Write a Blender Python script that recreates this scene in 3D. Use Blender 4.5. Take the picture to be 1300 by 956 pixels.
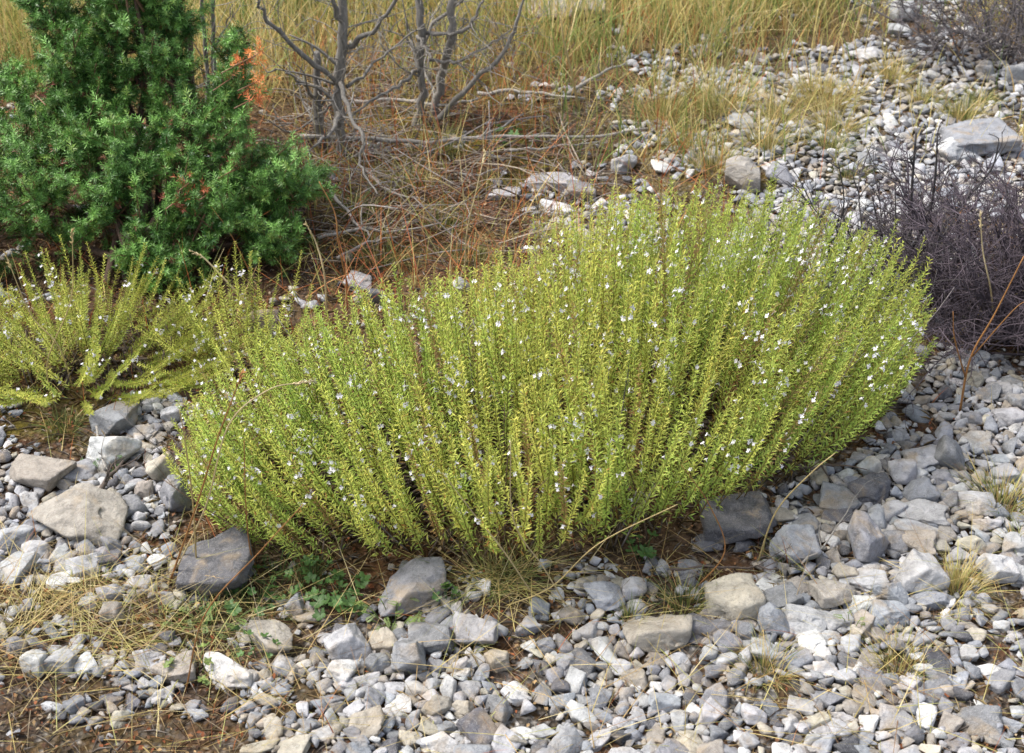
import bpy, math, random
import numpy as np
from mathutils import Vector, Matrix, Euler

R = math.radians
rnd = random.Random(7)
rng = np.random.default_rng(11)
scene = bpy.context.scene
for o in list(bpy.data.objects):
    bpy.data.objects.remove(o)
col = scene.collection

# ------------------------------------------------------------------ camera
CAM_H, PITCH, LENS = 1.5, 32.0, 50.0
cam_d = bpy.data.cameras.new("camera")
cam = bpy.data.objects.new("camera", cam_d)
col.objects.link(cam)
cam.location = (0, 0, CAM_H)
cam.rotation_euler = (R(90 - PITCH), 0, 0)
cam_d.sensor_width = 36
cam_d.lens = LENS
cam_d.shift_y = -0.034
cam_d.clip_start = 0.05
cam_d.clip_end = 1000
cam_d.dof.use_dof = True
cam_d.dof.focus_distance = 2.4
cam_d.dof.aperture_fstop = 9.0
scene.camera = cam
FPX = 1300 * LENS / 36.0

# ------------------------------------------------------------------ light
SUN_EL, SUN_AZ = 58.0, -78.0      # azimuth measured from +Y towards +X: from the left
world = bpy.data.worlds.new("World")
scene.world = world
world.use_nodes = True
nt = world.node_tree
bg = nt.nodes["Background"]
sky = nt.nodes.new("ShaderNodeTexSky")
sky.sky_type = 'NISHITA'
sky.sun_disc = False
sky.sun_elevation = R(SUN_EL)
sky.sun_rotation = R(SUN_AZ)
sky.air_density = 1.0
sky.dust_density = 3.0
sky.ozone_density = 1.0
hsv = nt.nodes.new("ShaderNodeHueSaturation")        # thin high cloud: a paler sky
hsv.inputs["Saturation"].default_value = .55
nt.links.new(sky.outputs[0], hsv.inputs["Color"])
nt.links.new(hsv.outputs[0], bg.inputs[0])
bg.inputs[1].default_value = 0.14
sun_d = bpy.data.lights.new("sun", 'SUN')
sun_d.energy = 2.3
sun_d.angle = R(20)
sun_d.color = (1.0, 0.95, 0.87)
sun = bpy.data.objects.new("sun", sun_d)
col.objects.link(sun)
sd = Vector((math.sin(R(SUN_AZ)) * math.cos(R(SUN_EL)), math.cos(R(SUN_AZ)) * math.cos(R(SUN_EL)), math.sin(R(SUN_EL))))
sun.rotation_euler = sd.to_track_quat('Z', 'Y').to_euler()
sun.location = (0, 0, 8)
scene.view_settings.view_transform = 'Standard'
scene.view_settings.look = 'None'
scene.view_settings.gamma = 1
scene.view_settings.exposure = 1.06

# ------------------------------------------------------------------ projection helpers
_c, _s = math.cos(R(PITCH)), math.sin(R(PITCH))

def ray(px, py):
    u = (px - 650) / FPX
    v = -(py - 433.5) / FPX
    return np.array([u, _c + v * _s, -_s + v * _c])

def terrain(x, y):
    return (0.018 * np.sin(x * 1.7 + 0.6) * np.cos(y * 1.3 + 0.4) + 0.010 * np.sin(x * 4.1 + y * 3.3)
            + 0.006 * np.sin(x * 9.3 - y * 7.1 + 1.0) + 0.004 * np.cos(x * 17.0 + y * 13.0) + 0.03 * np.exp(-((x - .1) ** 2 / .35 + (y - 2.1) ** 2 / .08)))

def G(px, py, dz=0.0):
    d = ray(px, py)
    t = CAM_H / -d[2]
    for _ in range(6):
        p = d * t
        t = (CAM_H - float(terrain(p[0], p[1])) - dz) / -d[2]
    p = d * t
    return np.array([p[0], p[1], CAM_H + p[2]])

def P(px, py, Y):
    d = ray(px, py)
    t = Y / d[1]
    return np.array([d[0] * t, Y, CAM_H + d[2] * t])

def proj(x, y, z):
    zz = z - CAM_H
    dep = y * _c - zz * _s
    up = y * _s + zz * _c
    return 650 + FPX * x / dep, 433.5 - FPX * up / dep, dep

# ------------------------------------------------------------------ object helpers
def tag(o, label=None, cat=None, group=None, kind=None):
    if label: o["label"] = label
    if cat: o["category"] = cat
    if group: o["group"] = group
    if kind: o["kind"] = kind
    return o

def empty(name, loc):
    o = bpy.data.objects.new(name, None)
    o.empty_display_size = 0.05
    o.location = tuple(float(v) for v in loc)
    col.objects.link(o)
    return o

def mk_mesh(name, V, F, C=None, mat=None, smooth=True):
    V = np.asarray(V, dtype=np.float32)
    F = np.asarray(F, dtype=np.int32)
    me = bpy.data.meshes.new(name)
    n, k = F.shape
    me.vertices.add(len(V))
    me.vertices.foreach_set("co", V.ravel())
    me.loops.add(n * k)
    me.loops.foreach_set("vertex_index", F.ravel())
    me.polygons.add(n)
    me.polygons.foreach_set("loop_start", np.arange(0, n * k, k, dtype=np.int32))
    me.polygons.foreach_set("loop_total", np.full(n, k, dtype=np.int32))
    me.update(calc_edges=True)
    me.validate()
    if smooth:
        me.polygons.foreach_set("use_smooth", np.ones(len(me.polygons), dtype=bool))
    if C is not None:
        a = me.attributes.new("Col", 'FLOAT_COLOR', 'POINT')
        C = np.asarray(C, dtype=np.float32)
        if C.shape[1] == 3:
            C = np.hstack([C, np.ones((len(C), 1), np.float32)])
        a.data.foreach_set("color", C.ravel())
    if mat: me.materials.append(mat)
    return me

class Acc:
    """collects triangles with vertex colours, in world coordinates"""
    def __init__(self):
        self.V, self.F, self.C, self.n = [], [], [], 0
    def add(self, V, F, C):
        if len(V) == 0: return
        C = np.asarray(C, dtype=float)
        if C.ndim == 1: C = np.tile(C, (len(V), 1))
        self.V.append(np.asarray(V)); self.F.append(np.asarray(F) + self.n); self.C.append(C[:, :3])
        self.n += len(V)
    def build(self, name, mat, parent=None, origin=None, smooth=True):
        V = np.vstack(self.V)
        F = np.vstack(self.F)
        C = np.vstack(self.C)
        if origin is None:
            origin = np.zeros(3) if parent is None else None
        if parent is not None:
            root = parent
            off = np.zeros(3)
            while root is not None:
                off += np.array(root.location)
                root = root.parent
            origin_l = off
        else:
            origin_l = np.asarray(origin, float)
        me = mk_mesh(name, V - origin_l, F, C, mat, smooth)
        o = bpy.data.objects.new(name, me)
        col.objects.link(o)
        if parent is not None:
            o.parent = parent
        else:
            o.location = tuple(float(v) for v in origin_l)
        return o

def tube(pts, rad, sides=5):
    pts = np.asarray(pts, float)
    n = len(pts)
    rad = np.broadcast_to(np.asarray(rad, float), (n,))
    T = np.gradient(pts, axis=0)
    T /= np.linalg.norm(T, axis=1)[:, None] + 1e-9
    m = np.mean(T, axis=0)
    ref = np.array([1., 0, 0]) if abs(m[0]) < 0.6 else np.array([0, 0, 1.])
    if abs(m[2]) < .5 and abs(m[0]) < .6: ref = np.array([0, 0, 1.])
    N = ref - (T @ ref)[:, None] * T
    N /= np.linalg.norm(N, axis=1)[:, None] + 1e-9
    B = np.cross(T, N)
    a = np.arange(sides) * 2 * math.pi / sides
    V = pts[:, None, :] + rad[:, None, None] * (np.cos(a)[None, :, None] * N[:, None, :] + np.sin(a)[None, :, None] * B[:, None, :])
    V = V.reshape(-1, 3)
    F = []
    i = np.arange(n - 1)[:, None] * sides
    j = np.arange(sides)[None, :]
    j2 = (j + 1) % sides
    a0, a1, b0, b1 = (i + j), (i + j2), (i + sides + j), (i + sides + j2)
    F = np.concatenate([np.stack([a0, a1, b1], -1).reshape(-1, 3), np.stack([a0, b1, b0], -1).reshape(-1, 3)])
    ce = len(V)
    V = np.vstack([V, pts[:1], pts[-1:]])
    jj = np.arange(sides)
    cap = np.concatenate([np.stack([np.full(sides, ce), (jj + 1) % sides, jj], -1),
                          np.stack([np.full(sides, ce + 1), (n - 1) * sides + jj, (n - 1) * sides + (jj + 1) % sides], -1)])
    return V, np.vstack([F, cap])

def spline(pts, k=6):
    """Catmull-Rom resample"""
    pts = np.asarray(pts, float)
    p = np.vstack([2 * pts[0] - pts[1], pts, 2 * pts[-1] - pts[-2]])
    out = []
    for i in range(1, len(p) - 2):
        t = np.linspace(0, 1, k, endpoint=False)[:, None]
        out.append(.5 * (2 * p[i] + (p[i + 1] - p[i - 1]) * t + (2 * p[i - 1] - 5 * p[i] + 4 * p[i + 1] - p[i + 2]) * t ** 2
                         + (3 * p[i] - p[i - 1] - 3 * p[i + 1] + p[i + 2]) * t ** 3))
    out.append(pts[-1:])
    return np.vstack(out)

def unit(v):
    v = np.asarray(v, float)
    return v / (np.linalg.norm(v) + 1e-9)

def s2l(r, g, b):
    f = lambda c: (c / 255 / 12.92) if c <= 10 else (((c / 255) + .055) / 1.055) ** 2.4
    return np.array([f(r), f(g), f(b)])

# ------------------------------------------------------------------ materials
def new_mat(name):
    m = bpy.data.materials.new(name)
    m.use_nodes = True
    n = m.node_tree
    for x in list(n.nodes): n.nodes.remove(x)
    out = n.nodes.new("ShaderNodeOutputMaterial")
    b = n.nodes.new("ShaderNodeBsdfPrincipled")
    n.links.new(b.outputs[0], out.inputs[0])
    return m, n, b, out

def N(n, t, **kw):
    x = n.nodes.new(t)
    for k, v in kw.items():
        if k.startswith("i_"): x.inputs[k[2:].replace("_", " ")].default_value = v
        else: setattr(x, k, v)
    return x

def noise(n, vec, scale, detail=6, rough=.6, dist=0.0):
    x = N(n, "ShaderNodeTexNoise", i_Scale=scale, i_Detail=detail, i_Roughness=rough, i_Distortion=dist)
    n.links.new(vec, x.inputs["Vector"])
    return x

def ramp(n, fac, stops):
    x = n.nodes.new("ShaderNodeValToRGB")
    el = x.color_ramp.elements
    while len(el) < len(stops): el.new(.5)
    for e, (p, c) in zip(el, stops):
        e.position = p
        e.color = (c, c, c, 1) if isinstance(c, (int, float)) else (*c, 1)
    n.links.new(fac, x.inputs[0])
    return x

def mix(n, fac, a, b, mode='MIX'):
    x = n.nodes.new("ShaderNodeMix")
    x.data_type = 'RGBA'; x.blend_type = mode
    for s, v in ((0, fac), (6, a), (7, b)):
        if isinstance(v, bpy.types.NodeSocket): n.links.new(v, x.inputs[s])
        else: x.inputs[s].default_value = v if s == 0 else (*v, 1)
    return x.outputs[2]

def foliage_mat(name, trans=.3, rough=.55, spec=.3):
    m, n, b, out = new_mat(name)
    at = N(n, "ShaderNodeAttribute", attribute_name="Col")
    tc = n.nodes.new("ShaderNodeTexCoord")
    ns = noise(n, tc.outputs["Object"], 60, 3)
    r = ramp(n, ns.outputs[0], [(.3, .78), (.7, 1.2)])
    c = mix(n, 1.0, at.outputs["Color"], r.outputs[0], 'MULTIPLY')
    n.links.new(c, b.inputs["Base Color"])
    b.inputs["Roughness"].default_value = rough
    b.inputs["Specular IOR Level"].default_value = spec
    if trans > 0:
        t = n.nodes.new("ShaderNodeBsdfTranslucent")
        n.links.new(c, t.inputs[0])
        ms = n.nodes.new("ShaderNodeMixShader")
        ms.inputs[0].default_value = trans
        n.links.new(b.outputs[0], ms.inputs[1]); n.links.new(t.outputs[0], ms.inputs[2])
        n.links.new(ms.outputs[0], out.inputs[0])
    return m

def stone_mat(name, obj_colour):
    m, n, b, out = new_mat(name)
    if obj_colour:
        oi = n.nodes.new("ShaderNodeObjectInfo")
        base = oi.outputs["Color"]
    else:
        base = N(n, "ShaderNodeAttribute", attribute_name="Col").outputs["Color"]
    geo = n.nodes.new("ShaderNodeNewGeometry")
    pos = geo.outputs["Position"]
    n1 = noise(n, pos, 38, 8, .65, .4)
    r1 = ramp(n, n1.outputs[0], [(.28, .5), (.48, .92), (.72, 1.3)])
    c = mix(n, 1.0, base, r1.outputs[0], 'MULTIPLY')
    n2 = noise(n, pos, 15, 5, .6, .8)                      # ochre weathering
    r2 = ramp(n, n2.outputs[0], [(.53, 0.0), (.68, .55)])
    c = mix(n, r2.outputs[0], c, (.42, .31, .18))
    n3 = noise(n, pos, 230, 4, .7)                         # dark lichen specks
    r3 = ramp(n, n3.outputs[0], [(.27, .6), (.38, 0.0)])
    c = mix(n, r3.outputs[0], c, (.07, .07, .075))
    n4 = noise(n, pos, 55, 4, .7, 2.5)                     # pale calcite veins
    r4 = ramp(n, n4.outputs[0], [(.485, 0.0), (.5, .35), (.515, 0.0)])
    c = mix(n, r4.outputs[0], c, (.7, .7, .68))
    vk = N(n, "ShaderNodeTexVoronoi", i_Scale=26.0); vk.feature = 'DISTANCE_TO_EDGE'
    wv = N(n, "ShaderNodeVectorMath"); wv.operation = 'MULTIPLY_ADD'
    n.links.new(n4.outputs["Color"], wv.inputs[0]); wv.inputs[1].default_value = (.05, .05, .05); n.links.new(pos, wv.inputs[2])
    n.links.new(wv.outputs[0], vk.inputs["Vector"])
    rk = ramp(n, vk.outputs["Distance"], [(0.0, .55), (.022, 0.0)])
    c = mix(n, rk.outputs[0], c, (.09, .08, .07))
    n.links.new(c, b.inputs["Base Color"])
    b.inputs["Roughness"].default_value = .82
    b.inputs["Specular IOR Level"].default_value = .3
    nb = noise(n, pos, 90, 9, .72, .3)
    bp = N(n, "ShaderNodeBump", i_Strength=.9, i_Distance=.009)
    n.links.new(nb.outputs[0], bp.inputs["Height"])
    n.links.new(bp.outputs[0], b.inputs["Normal"])
    return m

def bark_mat(name, rough=.85, scale=1.0):
    m, n, b, out = new_mat(name)
    at = N(n, "ShaderNodeAttribute", attribute_name="Col")
    tc = n.nodes.new("ShaderNodeTexCoord")
    mp = n.nodes.new("ShaderNodeMapping"); mp.inputs["Scale"].default_value = (1, 1, .22)
    n.links.new(tc.outputs["Object"], mp.inputs[0])
    ns = noise(n, mp.outputs[0], 170 * scale, 8, .7, .6)
    r = ramp(n, ns.outputs[0], [(.3, .45), (.55, 1.0), (.75, 1.45)])
    c = mix(n, 1.0, at.outputs["Color"], r.outputs[0], 'MULTIPLY')
    n.links.new(c, b.inputs["Base Color"])
    b.inputs["Roughness"].default_value = rough
    bp = N(n, "ShaderNodeBump", i_Strength=.8, i_Distance=.003)
    n.links.new(ns.outputs[0], bp.inputs["Height"])
    n.links.new(bp.outputs[0], b.inputs["Normal"])
    return m

M_LEAF = foliage_mat("savory_leaf", .38, .5, .3)
M_PETAL = foliage_mat("petal", .25, .5, .2)
M_NEEDLE = foliage_mat("juniper_needle", .05, .45, .45)
M_GRASS = foliage_mat("dry_grass_blade", .3, .55, .3)
M_HERB = foliage_mat("herb_leaf", .3, .5, .4)
M_LITTER = foliage_mat("litter", .05, .8, .2)
M_BARK = bark_mat("bark")
M_STONE = stone_mat("limestone", True)
M_GRAVEL = stone_mat("limestone_gravel", False)

def ground_mat():
    m, n, b, out = new_mat("stony_soil")
    geo = n.nodes.new("ShaderNodeNewGeometry")
    pos = geo.outputs["Position"]
    at = N(n, "ShaderNodeAttribute", attribute_name="Col")     # r = amount of grit, g = moss, b = straw
    sp = n.nodes.new("ShaderNodeSeparateColor")
    n.links.new(at.outputs["Color"], sp.inputs[0])
    n1 = noise(n, pos, 26, 8, .7, .5)
    soil = ramp(n, n1.outputs[0], [(.3, (.030, .020, .014)), (.5, (.085, .055, .035)), (.7, (.17, .11, .07))])
    n2 = noise(n, pos, 7, 5, .6, .6)
    rust = ramp(n, n2.outputs[0], [(.44, 0.0), (.6, .6)])
    c = mix(n, rust.outputs[0], soil.outputs[0], (.13, .055, .025))
    n3 = noise(n, pos, 5.5, 6, .65, .3)
    mo = ramp(n, n3.outputs[0], [(.44, 0.0), (.55, .95)])
    mm = n.nodes.new("ShaderNodeMath"); mm.operation = 'MULTIPLY'
    n.links.new(mo.outputs[0], mm.inputs[0]); n.links.new(sp.outputs[1], mm.inputs[1])
    c = mix(n, mm.outputs[0], c, (.15, .125, .022))
    vo = N(n, "ShaderNodeTexVoronoi", i_Scale=95.0)
    n.links.new(pos, vo.inputs["Vector"])
    grit = ramp(n, vo.outputs["Distance"], [(.15, 1.0), (.5, .25)])
    bw = n.nodes.new("ShaderNodeRGBToBW"); n.links.new(vo.outputs["Color"], bw.inputs[0])
    vc = ramp(n, bw.outputs[0], [(.2, (.14, .12, .10)), (.5, (.33, .31, .29)), (.8, (.52, .50, .47))]).outputs[0]
    gc = mix(n, 1.0, vc, grit.outputs[0], 'MULTIPLY')
    n5 = noise(n, pos, 40, 4, .6)
    gr = ramp(n, n5.outputs[0], [(.42, 0.0), (.52, 1.0)])
    m2 = n.nodes.new("ShaderNodeMath"); m2.operation = 'MULTIPLY'
    n.links.new(gr.outputs[0], m2.inputs[0]); n.links.new(sp.outputs[0], m2.inputs[1])
    c = mix(n, m2.outputs[0], c, gc)
    c = mix(n, sp.outputs[2], c, (.20, .15, .06))
    n.links.new(c, b.inputs["Base Color"])
    b.inputs["Roughness"].default_value = .95
    b.inputs["Specular IOR Level"].default_value = .1
    ad = n.nodes.new("ShaderNodeMath"); ad.operation = 'ADD'
    n.links.new(n1.outputs[0], ad.inputs[0]); n.links.new(vo.outputs["Distance"], ad.inputs[1])
    bp = N(n, "ShaderNodeBump", i_Strength=.9, i_Distance=.012)
    n.links.new(ad.outputs[0], bp.inputs["Height"])
    n.links.new(bp.outputs[0], b.inputs["Normal"])
    return m

# ------------------------------------------------------------------ cover maps of the ground (in plan, read off the photo's ground points)
class Cover:
    def __init__(self, default, rects, blur=2):
        g = np.full((42, 54), float(default))
        for x0, y0, x1, y1, v in rects:
            g[max(0, int(y0 / 25)):int(math.ceil(y1 / 25)), max(0, int(x0 / 25)):int(math.ceil(x1 / 25))] = v
        for _ in range(blur):
            p = np.pad(g, 1, mode='edge')
            g = (p[:-2, 1:-1] + p[2:, 1:-1] + p[1:-1, :-2] + p[1:-1, 2:] + 2 * p[1:-1, 1:-1]) / 6
        self.g = g
    def at(self, x, y):
        x = np.asarray(x, float); y = np.maximum(np.asarray(y, float), .3)
        px, py, _ = proj(x, y, 0.0)
        # ragged outline of each patch
        w = 16 * np.sin(x * 13 + y * 7) + 12 * np.sin(x * 29 - y * 23 + 2)
        cx = np.clip((px + w) / 25 - .5, 0, 51.99); cy = np.clip((py + w * .6) / 25 - .5, 0, 40.99)
        ix, iy = cx.astype(int), cy.astype(int)
        fx, fy = cx - ix, cy - iy
        g = self.g
        return (g[iy, ix] * (1 - fx) * (1 - fy) + g[iy, ix + 1] * fx * (1 - fy) + g[iy + 1, ix] * (1 - fx) * fy + g[iy + 1, ix + 1] * fx * fy)

COV_STONE = Cover(.05, [(0, 0, 900, 70, .02), (880, 50, 1350, 100, .35), (1080, 0, 1210, 60, .6), (760, 90, 1000, 130, .4), (950, 90, 1350, 160, .75),
    (700, 125, 950, 260, .48), (950, 140, 1350, 480, .82), (620, 210, 780, 330, .45), (400, 300, 700, 420, .15), (1150, 320, 1350, 450, .35),
    (1200, 460, 1350, 600, .95), (1060, 560, 1350, 700, 1), (930, 620, 1350, 800, 1), (1190, 700, 1350, 870, .7),
    (870, 780, 1190, 1050, .95), (400, 790, 900, 1050, .9), (560, 745, 900, 800, .5), (300, 740, 420, 1050, .25), (0, 740, 300, 860, .2), (0, 840, 300, 1050, .42),
    (0, 620, 220, 740, .85), (100, 500, 230, 640, .6), (0, 560, 100, 620, .3), (0, 0, 620, 300, .04), (1190, 870, 1350, 1050, .8)])
COV_GRASS = Cover(0, [(0, 0, 1100, 60, 1), (0, 0, 350, 120, 1), (560, 0, 880, 100, 1), (700, 80, 860, 112, .45), (880, 30, 1080, 62, .8), (1080, 0, 1130, 40, .5), (1200, 0, 1350, 45, .5),
    (350, 60, 560, 110, .35), (690, 112, 1000, 235, .2), (1000, 60, 1100, 230, .16), (1100, 80, 1350, 260, .07)], 1)
COV_LITTER = Cover(.35, [(0, 80, 420, 560, .9), (380, 90, 720, 420, 1), (700, 100, 1000, 250, .6), (560, 0, 900, 90, .6), (950, 90, 1350, 320, .1), (200, 420, 1000, 740, .9),
    (1150, 330, 1350, 450, .8), (1000, 560, 1350, 800, .08), (0, 720, 320, 1050, .8), (300, 720, 900, 800, .7), (1180, 780, 1350, 1050, .5), (400, 800, 1100, 1050, .3)])
COV_MOSS = Cover(.1, [(400, 120, 700, 260, 1), (0, 520, 130, 600, .9), (0, 740, 420, 1050, .2), (800, 100, 1000, 230, .7), (350, 240, 600, 380, .5)])

# ------------------------------------------------------------------ ground: one sheet out to the horizon
def build_ground():
    def axis(lo, hi, step, far):
        core = np.arange(lo, hi + 1e-6, step)
        ext = step * 1.35 ** np.arange(1, 60); ext = np.cumsum(ext); ext = ext[ext < far]
        return np.concatenate([(lo - ext)[::-1], core, hi + ext])
    xs = axis(-2.6, 2.8, .022, 250); ys = axis(.6, 5.6, .022, 250)
    X, Y = np.meshgrid(xs, ys)
    Z = terrain(X, Y)
    fade = np.exp(-np.maximum(0, np.hypot(X, Y - 3) - 6) / 6)
    Z = Z * fade + .0022 * np.sin(X * 61 + Y * 37) * np.cos(Y * 71 - X * 23) * fade
    V = np.stack([X, Y, Z], -1).reshape(-1, 3)
    ny, nx = X.shape
    i = (np.arange(ny - 1)[:, None] * nx + np.arange(nx - 1)[None, :]).ravel()
    F = np.stack([i, i + 1, i + nx + 1, i + nx], -1)
    st = np.clip(COV_STONE.at(X, Y), 0, 1).ravel()
    mo = COV_MOSS.at(X, Y).ravel()
    gr = COV_GRASS.at(X, Y).ravel() * .6
    me = mk_mesh("ground", V, F, np.stack([st, mo, gr], -1), ground_mat())
    o = bpy.data.objects.new("ground", me)
    col.objects.link(o)
    tag(o, kind="structure", label="dry stony soil with moss, grit and litter between the stones")
build_ground()

# ------------------------------------------------------------------ stones
def ico(level):
    import bmesh
    bm = bmesh.new()
    bmesh.ops.create_icosphere(bm, subdivisions=level, radius=1)
    V = np.array([v.co[:] for v in bm.verts]); F = np.array([[v.index for v in f.verts] for f in bm.faces])
    bm.free()
    V /= np.linalg.norm(V, axis=1)[:, None]
    return V, F
ICO = {l: ico(l) for l in (2, 3, 4, 5)}

def lump(p, seed, octaves=4, f0=2.0):
    r = np.random.default_rng(seed)
    s = np.zeros(len(p)); a, f = 1.0, f0
    for _ in range(octaves):
        for _ in range(3):
            k = r.normal(size=3); k = k / np.linalg.norm(k) * f
            s += a * np.sin(p @ k + r.uniform(0, 6.28)) / 3
        a *= .5; f *= 2.1
    return s

def rock(seed, level, planes=13, sharp=22, rough=.035, flat_top=False):
    """a rounded convex polytope: broken limestone with a few large faces"""
    r = np.random.default_rng(seed)
    D, F = ICO[level]
    nn = r.normal(size=(planes, 3)); nn /= np.linalg.norm(nn, axis=1)[:, None]
    dd = r.uniform(.55, 1.0, planes)
    if flat_top:
        nn[0] = unit([r.normal() * .12, r.normal() * .12, 1]); dd[0] = .5
    nn = np.vstack([nn, np.eye(3), -np.eye(3)]); dd = np.concatenate([dd, np.full(6, 1.0)])
    inv = np.maximum(D @ nn.T, 1e-4) / dd[None, :]
    rr = 1.0 / (np.sum(inv ** sharp, axis=1) ** (1 / sharp))
    rr *= 1 + rough * lump(D, seed, 6, 2.6)
    V = D * rr[:, None]
    # concave chips
    for _ in range(7):
        c = unit(r.normal(size=3)); rad = r.uniform(.2, .6)
        dist = np.linalg.norm(D - c, axis=1)
        V *= (1 - r.uniform(.05, .17) * np.clip((1 - dist / rad) * 2.2, 0, 1) ** 1.2)[:, None]
    V = V + (rough * .35 * lump(D, seed + 9, 3, 14.0))[:, None] * D
    lo, hi = V.min(0), V.max(0)
    V = (V - (lo + hi) / 2) / ((hi - lo) / 2)
    return V, F

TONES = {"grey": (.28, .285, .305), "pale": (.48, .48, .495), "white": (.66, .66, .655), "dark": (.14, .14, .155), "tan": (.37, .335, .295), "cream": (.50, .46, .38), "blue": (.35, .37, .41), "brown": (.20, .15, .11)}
TONES = {k: np.array(v) * .93 for k, v in TONES.items()}

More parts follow.
